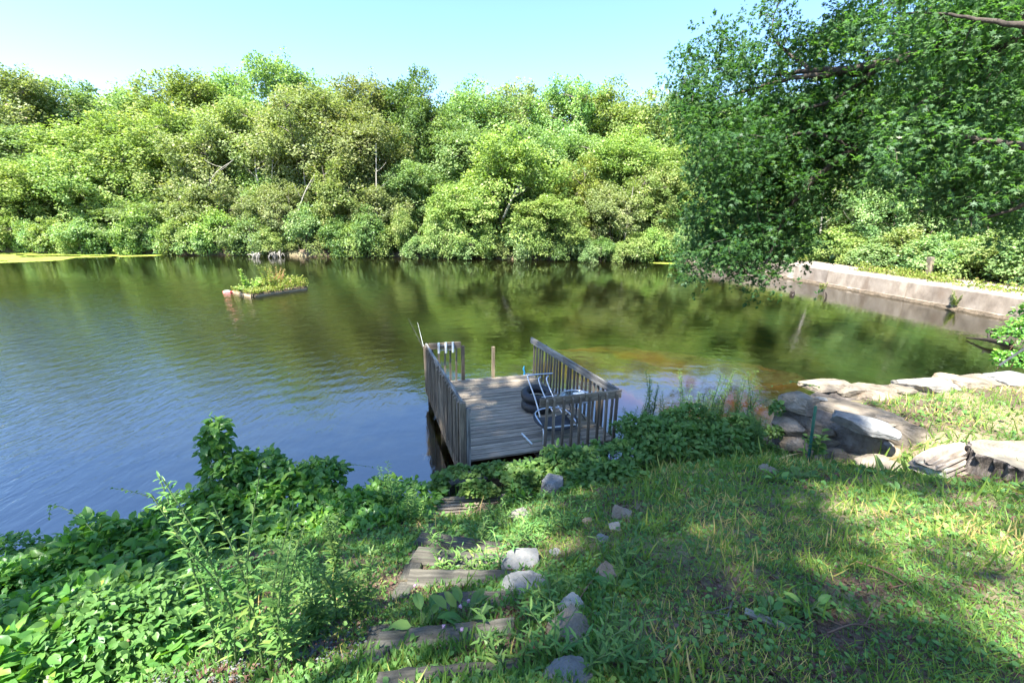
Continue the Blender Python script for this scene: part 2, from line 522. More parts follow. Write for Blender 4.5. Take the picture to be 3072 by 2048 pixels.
def beam(name, p0, p1, w, h, m, parent, up=(0, 0, 1), cut=0.0, share=True):
    """a rectangular bar from p0 to p1, w across, h along up; cut slants its far end"""
    p0, p1 = Vector(p0), Vector(p1)
    d = p1 - p0
    ln = d.length
    x = d.normalized()
    y = Vector(up).cross(x)
    if y.length < 1e-4:
        y = Vector((0, 1, 0)).cross(x)
    y.normalize()
    z = x.cross(y)
    key = (round(ln, 3), round(w, 4), round(h, 4), m.name, round(cut, 3), name)
    if key not in beam_cache:
        V = BOXV * np.array([ln, w, h])
        V[6:, 0] += 0
        if cut:
            V[V[:, 2] * (V[:, 0] > 0) > 0, 0] -= cut
        beam_cache[key] = fast_mesh(name, V, [tuple(f) for f in BOXF], m)
    R = Matrix(((x.x, y.x, z.x, p0.x), (x.y, y.y, z.y, p0.y), (x.z, y.z, z.z, p0.z), (0, 0, 0, 1)))
    return link(name, beam_cache[key], parent, R)


def tube_geo(pts, radii, seg=8, cap=True):
    pts = [Vector(p) for p in pts]
    V, Fc = [], []
    up = Vector((0.13, 0.27, 1)).normalized()
    for i, p in enumerate(pts):
        d = (pts[min(i + 1, len(pts) - 1)] - pts[max(i - 1, 0)])
        d = d.normalized() if d.length > 1e-9 else Vector((0, 0, 1))
        a = up.cross(d)
        if a.length < 0.15:
            a = Vector((1, 0, 0)).cross(d)
        a.normalize()
        b = d.cross(a)
        for k in range(seg):
            th = 2 * math.pi * k / seg
            V.append(p + (a * math.cos(th) + b * math.sin(th)) * radii[i])
    for i in range(len(pts) - 1):
        for k in range(seg):
            k2 = (k + 1) % seg
            Fc.append((i * seg + k, i * seg + k2, (i + 1) * seg + k2, (i + 1) * seg + k))
    return [tuple(v) for v in V], Fc


class Geo:
    """collects tubes (all quads) into one mesh"""
    def __init__(self):
        self.V, self.F = [], []

    def tube(self, pts, radii, seg=6):
        if not hasattr(radii, '__len__'):
            radii = [radii] * len(pts)
        v, f = tube_geo(pts, radii, seg)
        o = len(self.V)
        self.V += v
        self.F += [tuple(i + o for i in q) for q in f]

    def obj(self, name, m, parent, smooth=True):
        return wobj(name, np.array(self.V), self.F, m, parent, smooth)

    def mesh(self, name, m, smooth=True):
        return fast_mesh(name, np.array(self.V), np.array(self.F, dtype=np.int32), m, smooth)


def bez(pts, n=8):
    """smooth a polyline with Catmull-Rom"""
    P = [np.array(p, dtype=float) for p in pts]
    P = [2 * P[0] - P[1]] + P + [2 * P[-1] - P[-2]]
    out = []
    for i in range(1, len(P) - 2):
        for k in range(n):
            s = k / n
            out.append(0.5 * ((2 * P[i]) + (-P[i - 1] + P[i + 1]) * s + (2 * P[i - 1] - 5 * P[i] + 4 * P[i + 1] - P[i + 2]) * s * s
                              + (-P[i - 1] + 3 * P[i] - 3 * P[i + 1] + P[i + 2]) * s ** 3))
    out.append(P[-2])
    return out


def vnoise(x, y, seed=0):
    """smooth value noise on arrays, 0..1"""
    x = np.asarray(x, float); y = np.asarray(y, float)
    xi, yi = np.floor(x).astype(np.int64), np.floor(y).astype(np.int64)
    xf, yf = x - xi, y - yi
    u, v = xf * xf * (3 - 2 * xf), yf * yf * (3 - 2 * yf)

    def hsh(a, b):
        n = (a * 374761393 + b * 668265263 + seed * 1442695) & 0x7fffffff
        n = ((n ^ (n >> 13)) * 1274126177) & 0x7fffffff
        return ((n ^ (n >> 16)) & 0xffff) / 65535.0
    return (hsh(xi, yi) * (1 - u) + hsh(xi + 1, yi) * u) * (1 - v) + (hsh(xi, yi + 1) * (1 - u) + hsh(xi + 1, yi + 1) * u) * v


def fbm(x, y, seed=0, oct=4):
    a, s, f = 0, 0, 1.0
    for k in range(oct):
        a = a + vnoise(np.asarray(x) * f, np.asarray(y) * f, seed + k) / f
        s += 1 / f
        f *= 2
    return a / s


# ------------------------------------------------------------------ leaves
def T_diamond():
    V = np.array([(0, 0, 0), (0.36, 0.45, 0.07), (0, 1, -0.08), (-0.36, 0.45, 0.07)], float)
    return V, np.array([(0, 1, 2, 3)])


def T_oak():      # lobed: a long quad crossed by a wide one
    V = np.array([(0, 0, 0), (0.17, 0.5, .05), (0, 1, -0.1), (-0.17, 0.5, .05),
                  (0.42, 0.38, 0.0), (0.05, 0.62, 0.04), (-0.42, 0.72, 0.0), (-0.05, 0.34, .04),
                  (0.40, 0.80, -.02), (-0.04, 0.62, .05), (-0.38, 0.28, -.02), (0.05, 0.42, .05)], float)
    return V, np.array([(0, 1, 2, 3), (4, 5, 6, 7), (8, 9, 10, 11)])


def T_oval(w=0.34, fold=0.10, curl=0.16):   # 4 quads: pointed leaf folded at its rib
    V = np.array([(0, 0, 0), (w * .8, .22, fold), (w, .52, fold), (w * .55, .80, fold * .4), (0, 1.0, -curl),
                  (-w * .55, .80, fold * .4), (-w, .52, fold), (-w * .8, .22, fold), (0, .40, 0), (0, .75, -curl * .4)], float)
    return V, np.array([(0, 1, 2, 8), (8, 2, 3, 9), (0, 8, 6, 7), (8, 9, 5, 6), (9, 3, 4, 4), (9, 4, 5, 5)])


def T_lance():
    V = np.array([(0, 0, 0), (.10, .35, .02), (0, .4, 0), (-.10, .35, .02), (.075, .7, -.03), (0, 1, -.14), (-.075, .7, -.03), (0, .7, -.05)], float)
    return V, np.array([(0, 1, 4, 2), (2, 4, 5, 7), (0, 2, 6, 3), (2, 7, 5, 6)])


def T_blade():
    V = np.array([(-.035, 0, 0), (.035, 0, 0), (.028, .55, .03), (-.028, .55, .03), (.0, 1, .16), (0.002, 1, .16)], float)
    return V, np.array([(0, 1, 2, 3), (3, 2, 5, 4)])


def T_clover():
    V, Fc = [], []
    for k in range(3):
        a = k * 2.094
        for (x, y, z) in ((0, 0, 0), (.32, .42, .10), (0, .85, .02), (-.32, .42, .10)):
            V.append((x * math.cos(a) - y * math.sin(a), x * math.sin(a) + y * math.cos(a), z))
        Fc.append((4 * k, 4 * k + 1, 4 * k + 2, 4 * k + 3))
    return np.array(V), np.array(Fc)


def norm(a):
    return a / np.maximum(np.linalg.norm(a, axis=-1, keepdims=True), 1e-9)


def leaf_arrays(T, P, D, Nn, S, rnd=None):
    """P base points, D leaf axis, Nn leaf normals, S sizes"""
    V0, F0 = T
    D = norm(D)
    X = norm(np.cross(D, Nn))
    Z = np.cross(X, D)
    n = len(P)
    V = P[:, None, :] + S[:, None, None] * (V0[None, :, 0:1] * X[:, None, :] + V0[None, :, 1:2] * D[:, None, :] + V0[None, :, 2:3] * Z[:, None, :])
    V = V.reshape(-1, 3)
    Fa = (F0[None, :, :] + (np.arange(n) * len(V0))[:, None, None]).reshape(-1, F0.shape[1])
    if rnd is None:
        rnd = rng.random(n)
    return V, Fa, np.repeat(rnd, len(F0))


def tri_fix(V, Fa, R):
    """split degenerate quads off: quads with a repeated last index become triangles"""
    return V, Fa, R


def leaf_object(name, T, P, D, Nn, S, m, parent, rnd=None):
    V, Fa, R = leaf_arrays(T, P, D, Nn, S, rnd)
    deg = Fa[:, 2] == Fa[:, 3] if Fa.shape[1] == 4 else np.zeros(len(Fa), bool)
    if deg.any():
        q, tr = Fa[~deg], Fa[deg][:, :3]
        tq = np.concatenate([q[:, [0, 1, 2]], q[:, [0, 2, 3]], tr])
        R = np.concatenate([R[~deg], R[~deg], R[deg]])
        Fa = tq
    return wobj(name, V, Fa, m, parent, False, R)


def single_leaves(T, P, D, Nn, S, mats, parent, count):
    """the leaves that show largest (nearest the camera), each an object of its own sharing a few meshes"""
    me = []
    V0, F0 = T
    deg = F0[:, 2] == F0[:, 3]
    fl = [tuple(f[:3]) if dg else tuple(f) for f, dg in zip(F0, deg)]
    for k in range(5):
        me.append(fast_mesh('leaf', V0, fl, mats, False, np.full(len(fl), 0.12 + 0.19 * k)))
    D = norm(D); X = norm(np.cross(D, Nn)); Z = np.cross(X, D)
    for i in range(count):
        s = float(S[i])
        R = Matrix(((X[i, 0] * s, D[i, 0] * s, Z[i, 0] * s, P[i, 0]), (X[i, 1] * s, D[i, 1] * s, Z[i, 1] * s, P[i, 1]),
                    (X[i, 2] * s, D[i, 2] * s, Z[i, 2] * s, P[i, 2]), (0, 0, 0, 1)))
        link('leaf', me[i % 5], parent, R)


def split_leaves(name, T, P, D, Nn, S, m, parent, n_single, rnd=None):
    d = np.linalg.norm(P - np.array([0, 0, CAM_H]), axis=1) / S
    # outermost, nearest leaves first
    order = np.argsort(d + rng.random(len(P)) * 12)
    a, b = order[:n_single], order[n_single:]
    if n_single:
        single_leaves(T, P[a], D[a], Nn[a], S[a], m, parent, len(a))
    o = leaf_object(name, T, P[b], D[b], Nn[b], S[b], m, parent, None if rnd is None else rnd[b])
    o['kind'] = 'stuff'
    return o


def rand_dirs(n):
    v = rng.normal(size=(n, 3))
    return norm(v)


# ------------------------------------------------------------------ terrain
ctrl = np.array([
    (0, -0.6, 2.62), (0, 0.6, 2.5), (0, 1.5, 2.15), (-.3, 2.2, 1.78), (-.3, 3.0, 1.36), (-.4, 3.9, .98), (-.5, 4.7, .62), (-.6, 5.5, .32), (-.7, 6.1, -.15),
    (2.1, 1.4, 2.22), (1.7, 2.6, 1.85), (4, 3, 1.78), (1.2, 4.5, 1.12), (2, 5.5, .78), (2.5, 6.3, .48), (2.9, 7.5, -.1), (1.6, 6.6, -.05), (.6, 6.3, .0), (.4, 5.6, .40),
    (4.2, 5.5, .93), (3.8, 6.3, .58), (4.1, 7.3, .15), (5.3, 4.6, 1.32), (7, 5, 1.38), (6.0, 6.6, 1.22), (8, 7.2, 1.28), (12, 8.4, 1.3), (20, 8, 1.3), (10, 4, 1.65), (6, 1, 2.2), (10, 0, 2.4),
    (-1.2, 4.8, .52), (-1.6, 5.75, -.05), (-2.5, 3.5, 1.0), (-3, 5.0, -.05), (-4.3, 4.2, -.05), (-5.8, 3.4, -.05), (-2, 1.6, 1.95), (-4, 1.5, 1.3),
    (-6.2, 1.5, .65), (-8.5, 1.5, -.1), (-9, -2, 1.2), (-3, 0, 2.4), (0, -5, 3), (10, -8, 3), (-10, -8, 2.6), (-14, -6, .0), (20, -8, 3), (30, 0, 1.5), (0, -20, 3.4), (-20, -20, 2), (30, -20, 3.4),
    (4.40, 6.2, .48), (4.70, 5.80, .62), (5.15, 5.35, .84), (4.15, 6.8, .25), (4.3, 5.75, .72), (5.7, 7.05, 1.2), (6.1, 6.2, 1.22), (-3, 7.5, -1.2), (-8, 6, -1.2), (-14, 2, -1.4), (0, 9, -1.3), (-22, -4, -1.5), (3, 10, -1.0), (3.3, 8.6, -.45)], float)
_c = ctrl[:, :2]
_A = np.linalg.norm(_c[:, None] - _c[None], axis=2)
_w = np.linalg.solve(_A + np.eye(len(_c)) * 1e-6, ctrl[:, 2])


def near_z(x, y):
    x = np.asarray(x, float); y = np.asarray(y, float)
    sh = x.shape
    p = np.stack([x.ravel(), y.ravel()], 1)
    out = np.empty(len(p))
    for i in range(0, len(p), 20000):
        q = p[i:i + 20000]
        out[i:i + 20000] = np.linalg.norm(q[:, None] - _c[None], axis=2) @ _w
    return out.reshape(sh)


def sstep(a, b, x):
    t = np.clip((x - a) / (b - a), 0, 1)
    return t * t * (3 - 2 * t)


WALLX = np.array([4.9, 6.0, 8.07, 10.2, 14, 20, 30])
WALLY = np.array([7.15, 7.65, 8.15, 8.5, 9.2, 10.2, 11.5])
SHX = np.array([-300, -80, -45, -23, 0, 10.5, 16, 30, 300])
SHY = np.array([10, 37, 40.7, 42.6, 42.9, 42.9, 44.5, 46, 60])
DAMX = lambda y: np.interp(y, [4, 19, 34, 43.5, 60, 300], [25.6, 21.75, 19.0, 15.2, 14, 14])


def gz(x, y):
    x = np.asarray(x, float); y = np.asarray(y, float)
    z = near_z(x, y)
    z = z + (fbm(x * 2.2, y * 2.2, 3) - 0.5) * 0.10
    z = np.clip(z, -3, 3.4)
    # right of x=4.9 the bank ends at the stone wall
    wy = np.interp(x, WALLX, WALLY)
    f = sstep(4.75, 5.0, x) * sstep(0.0, 0.25, y - wy)
    z = z * (1 - f) - 1.2 * f
    # pond bed
    g = sstep(8.0, 13.0, y + 0.0 * x)
    bed = -2.3 + 0 * x
    # silt bar that shows through the shallow water off the dock's right
    def blob(cx, cy, rx, ry, a):
        c, s = math.cos(a), math.sin(a)
        dx, dy = x - cx, y - cy
        u = (dx * c + dy * s) / rx; v = (-dx * s + dy * c) / ry
        return np.exp(-(u * u + v * v))
    bar = 2.3 * np.clip(1.25 * blob(3.4, 12.6, 2.6, 1.7, -0.2) + 0.9 * blob(6.6, 12.0, 1.6, 0.8, -0.3) + 0.9 * blob(4.4, 10.3, 1.5, 1.2, 0.4) + .95 * blob(4.4, 8.6, 1.6, 1.0, 0.3), 0, 1)
    bar = np.clip(bar / 2.3 * 2.1, 0, 1) * 2.3 - 0.5 * np.clip(fbm(x * 0.9, y * 0.9, 9) - 0.55, 0, 1)
    z = z * (1 - g) + bed * g
    inpond = (y > 8.2) | (z < -0.3)
    z = np.where((z < 0) , np.maximum(z, np.minimum(bed + bar, -0.02)), z)
    # far bank
    d = y - (np.interp(x, SHX, SHY) + (fbm(x * 0.25, y * 0, 5) - 0.5) * 2.0)
    far = -2.3 + 2.9 * sstep(-2.5, 0.6, d) + np.clip(d - 0.5, 0, 300) * 0.035
    z = np.maximum(z, np.where(y > 25, far, -5))
    # land behind the dam
    r = x - DAMX(y) - 3.2
    rr = -2.3 + 3.15 * sstep(-1.2, 0.3, r)
    z = np.maximum(z, np.where((y > 8), rr, -5))
    return z


xs = np.unique(np.round(np.concatenate([np.linspace(-420, -60, 19), np.linspace(-60, -10, 51), np.arange(-10, 14, 0.12), np.linspace(14, 60, 93), np.linspace(60, 420, 19)]), 3))
ys = np.unique(np.round(np.concatenate([np.linspace(-300, -20, 12), np.linspace(-20, -1, 20), np.arange(-1, 14.5, 0.12), np.linspace(14.5, 60, 92), np.linspace(60, 500, 23)]), 3))
XX, YY = np.meshgrid(xs, ys)
ZZ = gz(XX, YY)
nx, ny = len(xs), len(ys)
idx = np.arange(nx * ny).reshape(ny, nx)
quads = np.stack([idx[:-1, :-1], idx[:-1, 1:], idx[1:, 1:], idx[1:, :-1]], -1).reshape(-1, 4)
go = link('ground', fast_mesh('ground', np.stack([XX, YY, ZZ], -1).reshape(-1, 3), quads, M['ground'], True))
tag(go, kind='structure')


def g1(x, y):
    return float(gz(np.array([x]), np.array([y]))[0])


def seat(px, py, dz):
    z = 1.0
    for _ in range(14):
        p = W(px, py, z)
        z = .5 * z + .5 * (max(g1(p[0], p[1]), 0) + dz)
    return W(px, py, z)


# water: closed box so that its volume absorbs
V = np.array([(x, y, z) for z in (-4.0, 0.0) for y in (-60, 95) for x in (-260, 60)], float)
wf = [(0, 2, 3, 1), (4, 5, 7, 6), (0, 1, 5, 4), (2, 6, 7, 3), (0, 4, 6, 2), (1, 3, 7, 5)]
wo_ = link('water', fast_mesh('water', V, wf, M['water']))
tag(wo_, kind='structure')


# ------------------------------------------------------------------ tree prototypes
def tree_geo(seed, H, R, clear, n_clump, per, leaf, shape='round', trunk_r=0.16, lean=0.0, flat=0.45, spread=0.62, stems=1, nl=None):
    """a tree standing at the origin: (trunk geometry, leaf arrays)"""
    r = np.random.default_rng(seed)
    g = Geo()
    limbs = []
    for s in range(stems):
        a0 = r.uniform(0, 6.28)
        out = (0.0 if stems == 1 else 0.45) * R
        top = np.array([math.cos(a0) * out + lean, math.sin(a0) * out, H * 0.93])
        base = np.array([math.cos(a0) * 0.12 * (stems > 1), math.sin(a0) * 0.12 * (stems > 1), -0.4])
        n = 7
        pts = [base + (top - base) * (k / n) ** (1.0 if stems == 1 else 1.15) + np.array([r.normal() * .12, r.normal() * .12, 0]) * (k > 0) * (H / 12) for k in range(n + 1)]
        pts = bez(pts, 3)
        rr = [trunk_r / math.sqrt(stems) * (1 - 0.9 * k / (len(pts) - 1)) + 0.01 for k in range(len(pts))]
        g.tube(pts, rr, 7)
        limbs.append(pts)
    # clump centres: mostly on the crown's outer shell, split into lobes
    cen = []
    nl = nl or 16 + int(R * 3.2)
    lobes = []
    for k in range(nl):
        a = r.uniform(0, 6.28)
        hh = r.uniform(0, 1) ** 0.8
        zz = clear + (H - clear) * (0.04 + 0.88 * hh)
        if shape == 'round':
            prof = math.sqrt(max(0.02, 1 - ((zz - clear) / (H - clear) * 1.9 - 0.85) ** 2 * 0.85))
        elif shape == 'vase':
            prof = min(1, 0.35 + 0.9 * (zz - clear) / (H - clear)) * math.sqrt(max(0.05, 1 - max(0, (zz / H - 0.72) / 0.28) ** 2))
        elif shape == 'mound':
            prof = math.sqrt(max(0.05, 1 - (zz / H) ** 2))
        else:
            prof = max(0.15, 1.1 - (zz - clear) / (H - clear))
        rd = R * prof * r.uniform(0.35, 0.85)
        lobes.append((np.array([math.cos(a) * rd + lean * zz / H, math.sin(a) * rd, zz]), R * r.uniform(0.22, 0.38) * (1.25 if H > 9 else 1)))
    lobes.append((np.array([lean, 0, H - R * 0.32]), R * 0.34))
    for k in range(n_clump):
        c, lr = lobes[r.integers(len(lobes))]
        d = norm(r.normal(size=3)) * np.array([1, 1, 1.25])
        d[2] = abs(d[2]) if r.random() < 0.30 else d[2]
        p = c + d * lr * r.uniform(0.55, 1.05)
        if p[2] < 0.15: p[2] = 0.15 + r.random() * 0.3
        cen.append(p)
    cen = np.array(cen)
    # branches to lobes, twigs to a share of clumps
    for c, lr in lobes:
        pts = limbs[r.integers(len(limbs))]
        cand = [p for p in pts if p[2] < c[2] - 0.1 * H * r.random()]
        s = cand[-1] if cand else pts[len(pts) // 3]
        s = np.array(s)
        mid = s * 0.5 + c * 0.5 + np.array([r.normal() * .2, r.normal() * .2, 0.12 * np.linalg.norm(c - s)])
        rb = trunk_r * 0.32
        bp = bez([s, mid, c], 4)
        g.tube(bp, [rb * (1 - 0.75 * k / (len(bp) - 1)) for k in range(len(bp))], 5)
        near = cen[np.argsort(np.linalg.norm(cen - c, axis=1))[:7]]
        for q in near:
            m2 = (c + q) / 2 + r.normal(size=3) * 0.08
            g.tube([c, m2, q], [rb * 0.3, rb * 0.2, 0.008], 4)
    # leaves
    n = n_clump * per
    ci = np.repeat(np.arange(n_clump), per)
    cr = r.uniform(0.6, 1.15, n_clump)[ci] * spread
    off = r.normal(size=(n, 3)) * np.array([1, 1, flat]) * cr[:, None]
    off *= np.clip(1.6 / np.maximum(np.linalg.norm(off / cr[:, None], axis=1), .5), .4, 1)[:, None]
    P = cen[ci] + off
    P[:, 2] -= 0.10 * (off[:, 0] ** 2 + off[:, 1] ** 2) / spread
    axis = np.array([lean * 0.5, 0, (H + clear) * 0.45])
    outw = norm(P - axis)
    D = norm(outw * 0.8 + r.normal(size=(n, 3)) * 0.8 + np.array([0, 0, -0.25]))
    Nn = norm(outw * 1.0 + np.array([0, 0, 0.55]) + r.normal(size=(n, 3)) * 0.55)
    S = leaf * r.uniform(0.65, 1.3, n)
    crnd = r.random(n_clump)[ci]
    rnd = np.clip(0.55 * crnd + 0.45 * r.random(n), 0, 1)
    keep = P[:, 2] > 0.05
    return g, (P[keep], D[keep], Nn[keep], S[keep], rnd[keep])


protos = {}


def proto(key, **kw):
    g, (P, D, Nn, S, rnd) = tree_geo(**kw)
    V, Fa, R = leaf_arrays(T_diamond(), P, D, Nn, S, rnd)
    protos[key] = (g.mesh('trunk', M['bark']), fast_mesh('crown', V, Fa, M['mid'], False, R), kw['H'], kw['R'])


proto('tall0', seed=1, H=18, R=5.0, clear=2.0, n_clump=560, per=60, leaf=0.25, trunk_r=0.24, flat=0.95, spread=0.46)
proto('tall1', seed=2, H=18, R=4.6, clear=3.0, n_clump=520, per=58, leaf=0.22, shape='vase', trunk_r=0.20, stems=3, flat=1.15, spread=0.42)
proto('tall2', seed=3, H=18, R=4.8, clear=1.5, n_clump=580, per=58, leaf=0.24, trunk_r=0.22, flat=0.9, spread=0.45)
proto('spire', seed=4, H=18, R=3.6, clear=3.0, n_clump=430, per=56, leaf=0.22, shape='cone', trunk_r=0.18, flat=0.8, spread=0.44)
proto('mid0', seed=5, H=10, R=4.0, clear=0.4, n_clump=420, per=60, leaf=0.21, trunk_r=0.15, stems=3, flat=0.9, spread=0.40)
proto('mid1', seed=6, H=10, R=4.2, clear=0.3, n_clump=430, per=60, leaf=0.20, trunk_r=0.14, stems=2, flat=0.85, spread=0.38)
proto('mid2', seed=8, H=10, R=3.4, clear=0.8, n_clump=340, per=55, leaf=0.19, shape='vase', trunk_r=0.11, stems=3, flat=1.0, spread=0.38)
proto('shrub0', seed=9, H=3, R=2.4, clear=0.0, n_clump=150, per=60, leaf=0.17, shape='mound', trunk_r=0.05, stems=4, spread=0.30, flat=.7)
proto('shrub1', seed=10, H=3, R=2.2, clear=0.0, n_clump=150, per=55, leaf=0.15, shape='mound', trunk_r=0.05, stems=5, spread=0.30, flat=0.8)
proto('shade', seed=21, H=18, R=5.0, clear=8.0, n_clump=210, per=60, leaf=0.24, trunk_r=0.24, flat=0.5, spread=0.40, nl=15)


def place_tree(name, key, x, y, z, H, R, m, label, cat, group=None, bark='bark', rz=None, lean=None):
    tr, cr, h0, r0 = protos[key]
    o = bpy.data.objects.new(name, None)
    C.objects.link(o)
    o.location = (x, y, z)
    o.rotation_euler = (rng.normal() * 0.03, rng.normal() * 0.03, rng.uniform(0, 6.28) if rz is None else rz)
    o.scale = (R / r0, R / r0, H / h0)
    tag(o, label, cat, group)
    for nm, me, mm in (('trunk', tr, M[bark]), ('crown', cr, M[m])):
        c = bpy.data.objects.new(nm if not name.endswith('shrub') else {'trunk': 'stems', 'crown': 'foliage'}[nm], me)
        C.objects.link(c)
        c.parent = o
        c.material_slots[0].link = 'OBJECT'
        c.material_slots[0].material = mm
    return o


def tree_px(name, key, px, top, Y, wpx, m, label, cat, group=None, bark='bark'):
    p = at(px, top, Y)
    x = p[0]
    z = g1(x, Y)
    dist = Y / math.cos(PITCH)
    R = wpx / 2 * dist / F * 1.0
    H = (p[2] - z) * 0.97
    return place_tree(name, key, x, Y, z - 0.1, H, R, m, label, cat, group, bark)


ORD = ['nearest', 'second', 'third', 'fourth', 'fifth', 'sixth', 'seventh', 'eighth', 'ninth', 'tenth', 'eleventh', 'twelfth']


def place_labels(items, marks, horizontal=True):
    """items: [(object, px, py, prefix)]; marks: [(px, py, words)]; each label names its place beside the nearest landmark"""
    buckets = {}
    for o, px, py, pre in items:
        k_ = min(range(len(marks)), key=lambda q: abs(marks[q][0] - px) + (0 if horizontal else abs(marks[q][1] - py)))
        dx, dy = px - marks[k_][0], py - marks[k_][1]
        side = ('right of' if dx > 0 else 'left of') if horizontal or abs(dx) > abs(dy) else ('below' if dy > 0 else 'above')
        buckets.setdefault((k_, side), []).append((abs(dx) + abs(dy), o, pre))
    for (k_, side), lst in buckets.items():
        for n_, (_, o, pre) in enumerate(sorted(lst, key=lambda q: q[0])):
            o['label'] = f'{pre}, {ORD[n_]} {side} {marks[k_][2]}'


# back of the wood: tall trees whose tops make the skyline
sky_row = [
    (-330, 200, 57, 'tall0', 'mid', None), (-150, 230, 58, 'tall2', 'fresh', None),
    (10, 205, 55, 'tall1', 'olive', 'thin grey-green tree at the left end of the skyline, sky showing through its top'),
    (215, 225, 60, 'tall0', 'mid', 'rounded tree on the skyline, second from the left end of the wood'),
    (385, 250, 60, 'tall2', 'mid', 'lower domed treetop left of the tall paired feathery tops'),
    (520, 215, 57, 'tall1', 'fresh', 'feathery treetop on the skyline above the left third of the pond'),
    (660, 205, 59, 'spire', 'mid', 'pointed leafy top standing just left of the dip in the skyline'),
    (820, 178, 56, 'tall1', 'mid', 'tallest tree on the left half of the skyline, above the planted raft'),
    (960, 232, 60, 'tall2', 'lime', 'yellowish rounded top between the tallest left tree and the dark oak'),
    (1095, 240, 57, 'tall1', 'olive', 'pale olive tree top just left of the dark oak on the skyline'),
    (1255, 192, 54, 'tall0', 'dark', 'dark green oak rising highest in the middle of the skyline'),
    (1440, 232, 60, 'tall2', 'mid', 'broad flat-domed tree right of the dark oak, branches visible in its crown'),
    (1570, 238, 62, 'tall0', 'olive', 'domed olive-green top in the middle of the right-hand skyline'),
    (1700, 228, 60, 'tall1', 'mid', 'feathery top on the skyline above the yellow-green waterside tree'),
    (1840, 236, 61, 'tall2', 'fresh', 'rounded light top on the skyline left of the overhanging oak'),
    (1975, 262, 60, 'tall0', 'olive', 'last rounded top on the skyline before the overhanging oak hides it'),
    (2130, 290, 58, 'tall2', 'mid', None), (2300, 300, 58, 'tall0', 'mid', None), (2480, 260, 55, 'tall1', 'fresh', None),
    (2680, 240, 52, 'tall2', 'mid', None), (2880, 200, 50, 'tall0', 'dark', None), (3080, 160, 48, 'tall2', 'mid', None), (3300, 100, 46, 'tall0', 'mid', None)]
GB = 'tall trees at the back of the far wood'
for px, top, Y, key, m, lab in sky_row:
    tree_px('tall_tree', key, px, top, Y, rng.uniform(235, 285), m, lab or ('skyline tree at the left frame edge' if px < 100 else 'skyline tree hidden behind the overhanging oak, ' + {2130: 'leftmost', 2300: 'second', 2480: 'third', 2680: 'fourth', 2880: 'fifth', 3080: 'sixth', 3300: 'seventh'}[px] + ' from the left'), 'tree', GB)
# second depth, filling between the trunks
items = []
for i, px in enumerate(range(-260, 3400, 165)):
    top = float(np.interp(px, [0, 90, 300, 640, 760, 1000, 1250, 1370, 1700, 2000, 3400], [260, 300, 270, 250, 280, 270, 260, 300, 270, 300, 250])) + rng.uniform(0, 25)
    o = tree_px('tall_tree', ['tall0', 'tall2', 'tall1'][i % 3], px + rng.uniform(-30, 30), top, 68 + rng.uniform(-2, 3), rng.uniform(260, 300), ['mid', 'olive', 'dark'][i % 3],
            'tall tree deep in the far wood, seen only through gaps between nearer crowns', 'tree', 'trees deep in the far wood')
    items.append((o, px, 0, 'tall tree deep in the wood'))
place_labels(items, [(60, 0, 'the left edge'), (820, 0, 'the tallest left tree'), (1255, 0, 'the dark oak'), (2080, 0, 'the oak bough tip'), (3000, 0, 'the right edge')])
# middle depth
mid_row = [
    (-120, 430, 50, 300, 'tall2', 'fresh', 'green tree at the left edge of the far bank'),
    (70, 380, 50, 300, 'tall1', 'mid', 'grey-green leaning tree at the left edge of the wood, middle height'),
    (300, 330, 51, 300, 'tall2', 'lime', 'yellow-green tree of middle height above the left algae mat'),
    (500, 310, 50, 290, 'tall0', 'fresh', 'light green broad tree left of the tall olive-leaved one'),
    (700, 290, 49, 270, 'tall1', 'olive', 'tall olive tree with several thin pale trunks showing below its crown'),
    (890, 260, 49, 290, 'tall1', 'olive', 'olive tree with one straight pale trunk behind the raft'),
    (1075, 300, 48, 270, 'tall2', 'olive', 'pinkish olive tree hung with seeds, left of the dark oak'),
    (1215, 470, 48, 200, 'tall0', 'mid', 'bluish green tree below the dark oak, shadowy at its foot'),
    (1370, 330, 52, 240, 'tall2', 'mid', 'green tree filling the gap under the flat-domed tops'),
    (1560, 360, 52, 250, 'tall0', 'mid', 'mid-green tree behind the big round lime tree'),
    (1735, 400, 51, 250, 'tall1', 'mid', 'dark-stemmed green tree behind the brightest yellow-green tree'),
    (1900, 370, 50, 250, 'tall2', 'lime', 'yellow-green tree right of centre under the skyline'),
    (2060, 420, 49, 260, 'tall0', 'fresh', 'light green tree partly behind the tip of the oak bough'),
    (2230, 420, 48, 260, 'tall2', 'mid', None), (2400, 430, 46, 260, 'tall0', 'fresh', None)]
for px, top, Y, w, key, m, lab in mid_row:
    tree_px('leafy_tree', key, px, top, Y, w, m, lab or 'leafy tree behind the overhanging oak bough at the far end of the dam', 'tree', 'middle trees of the far bank')
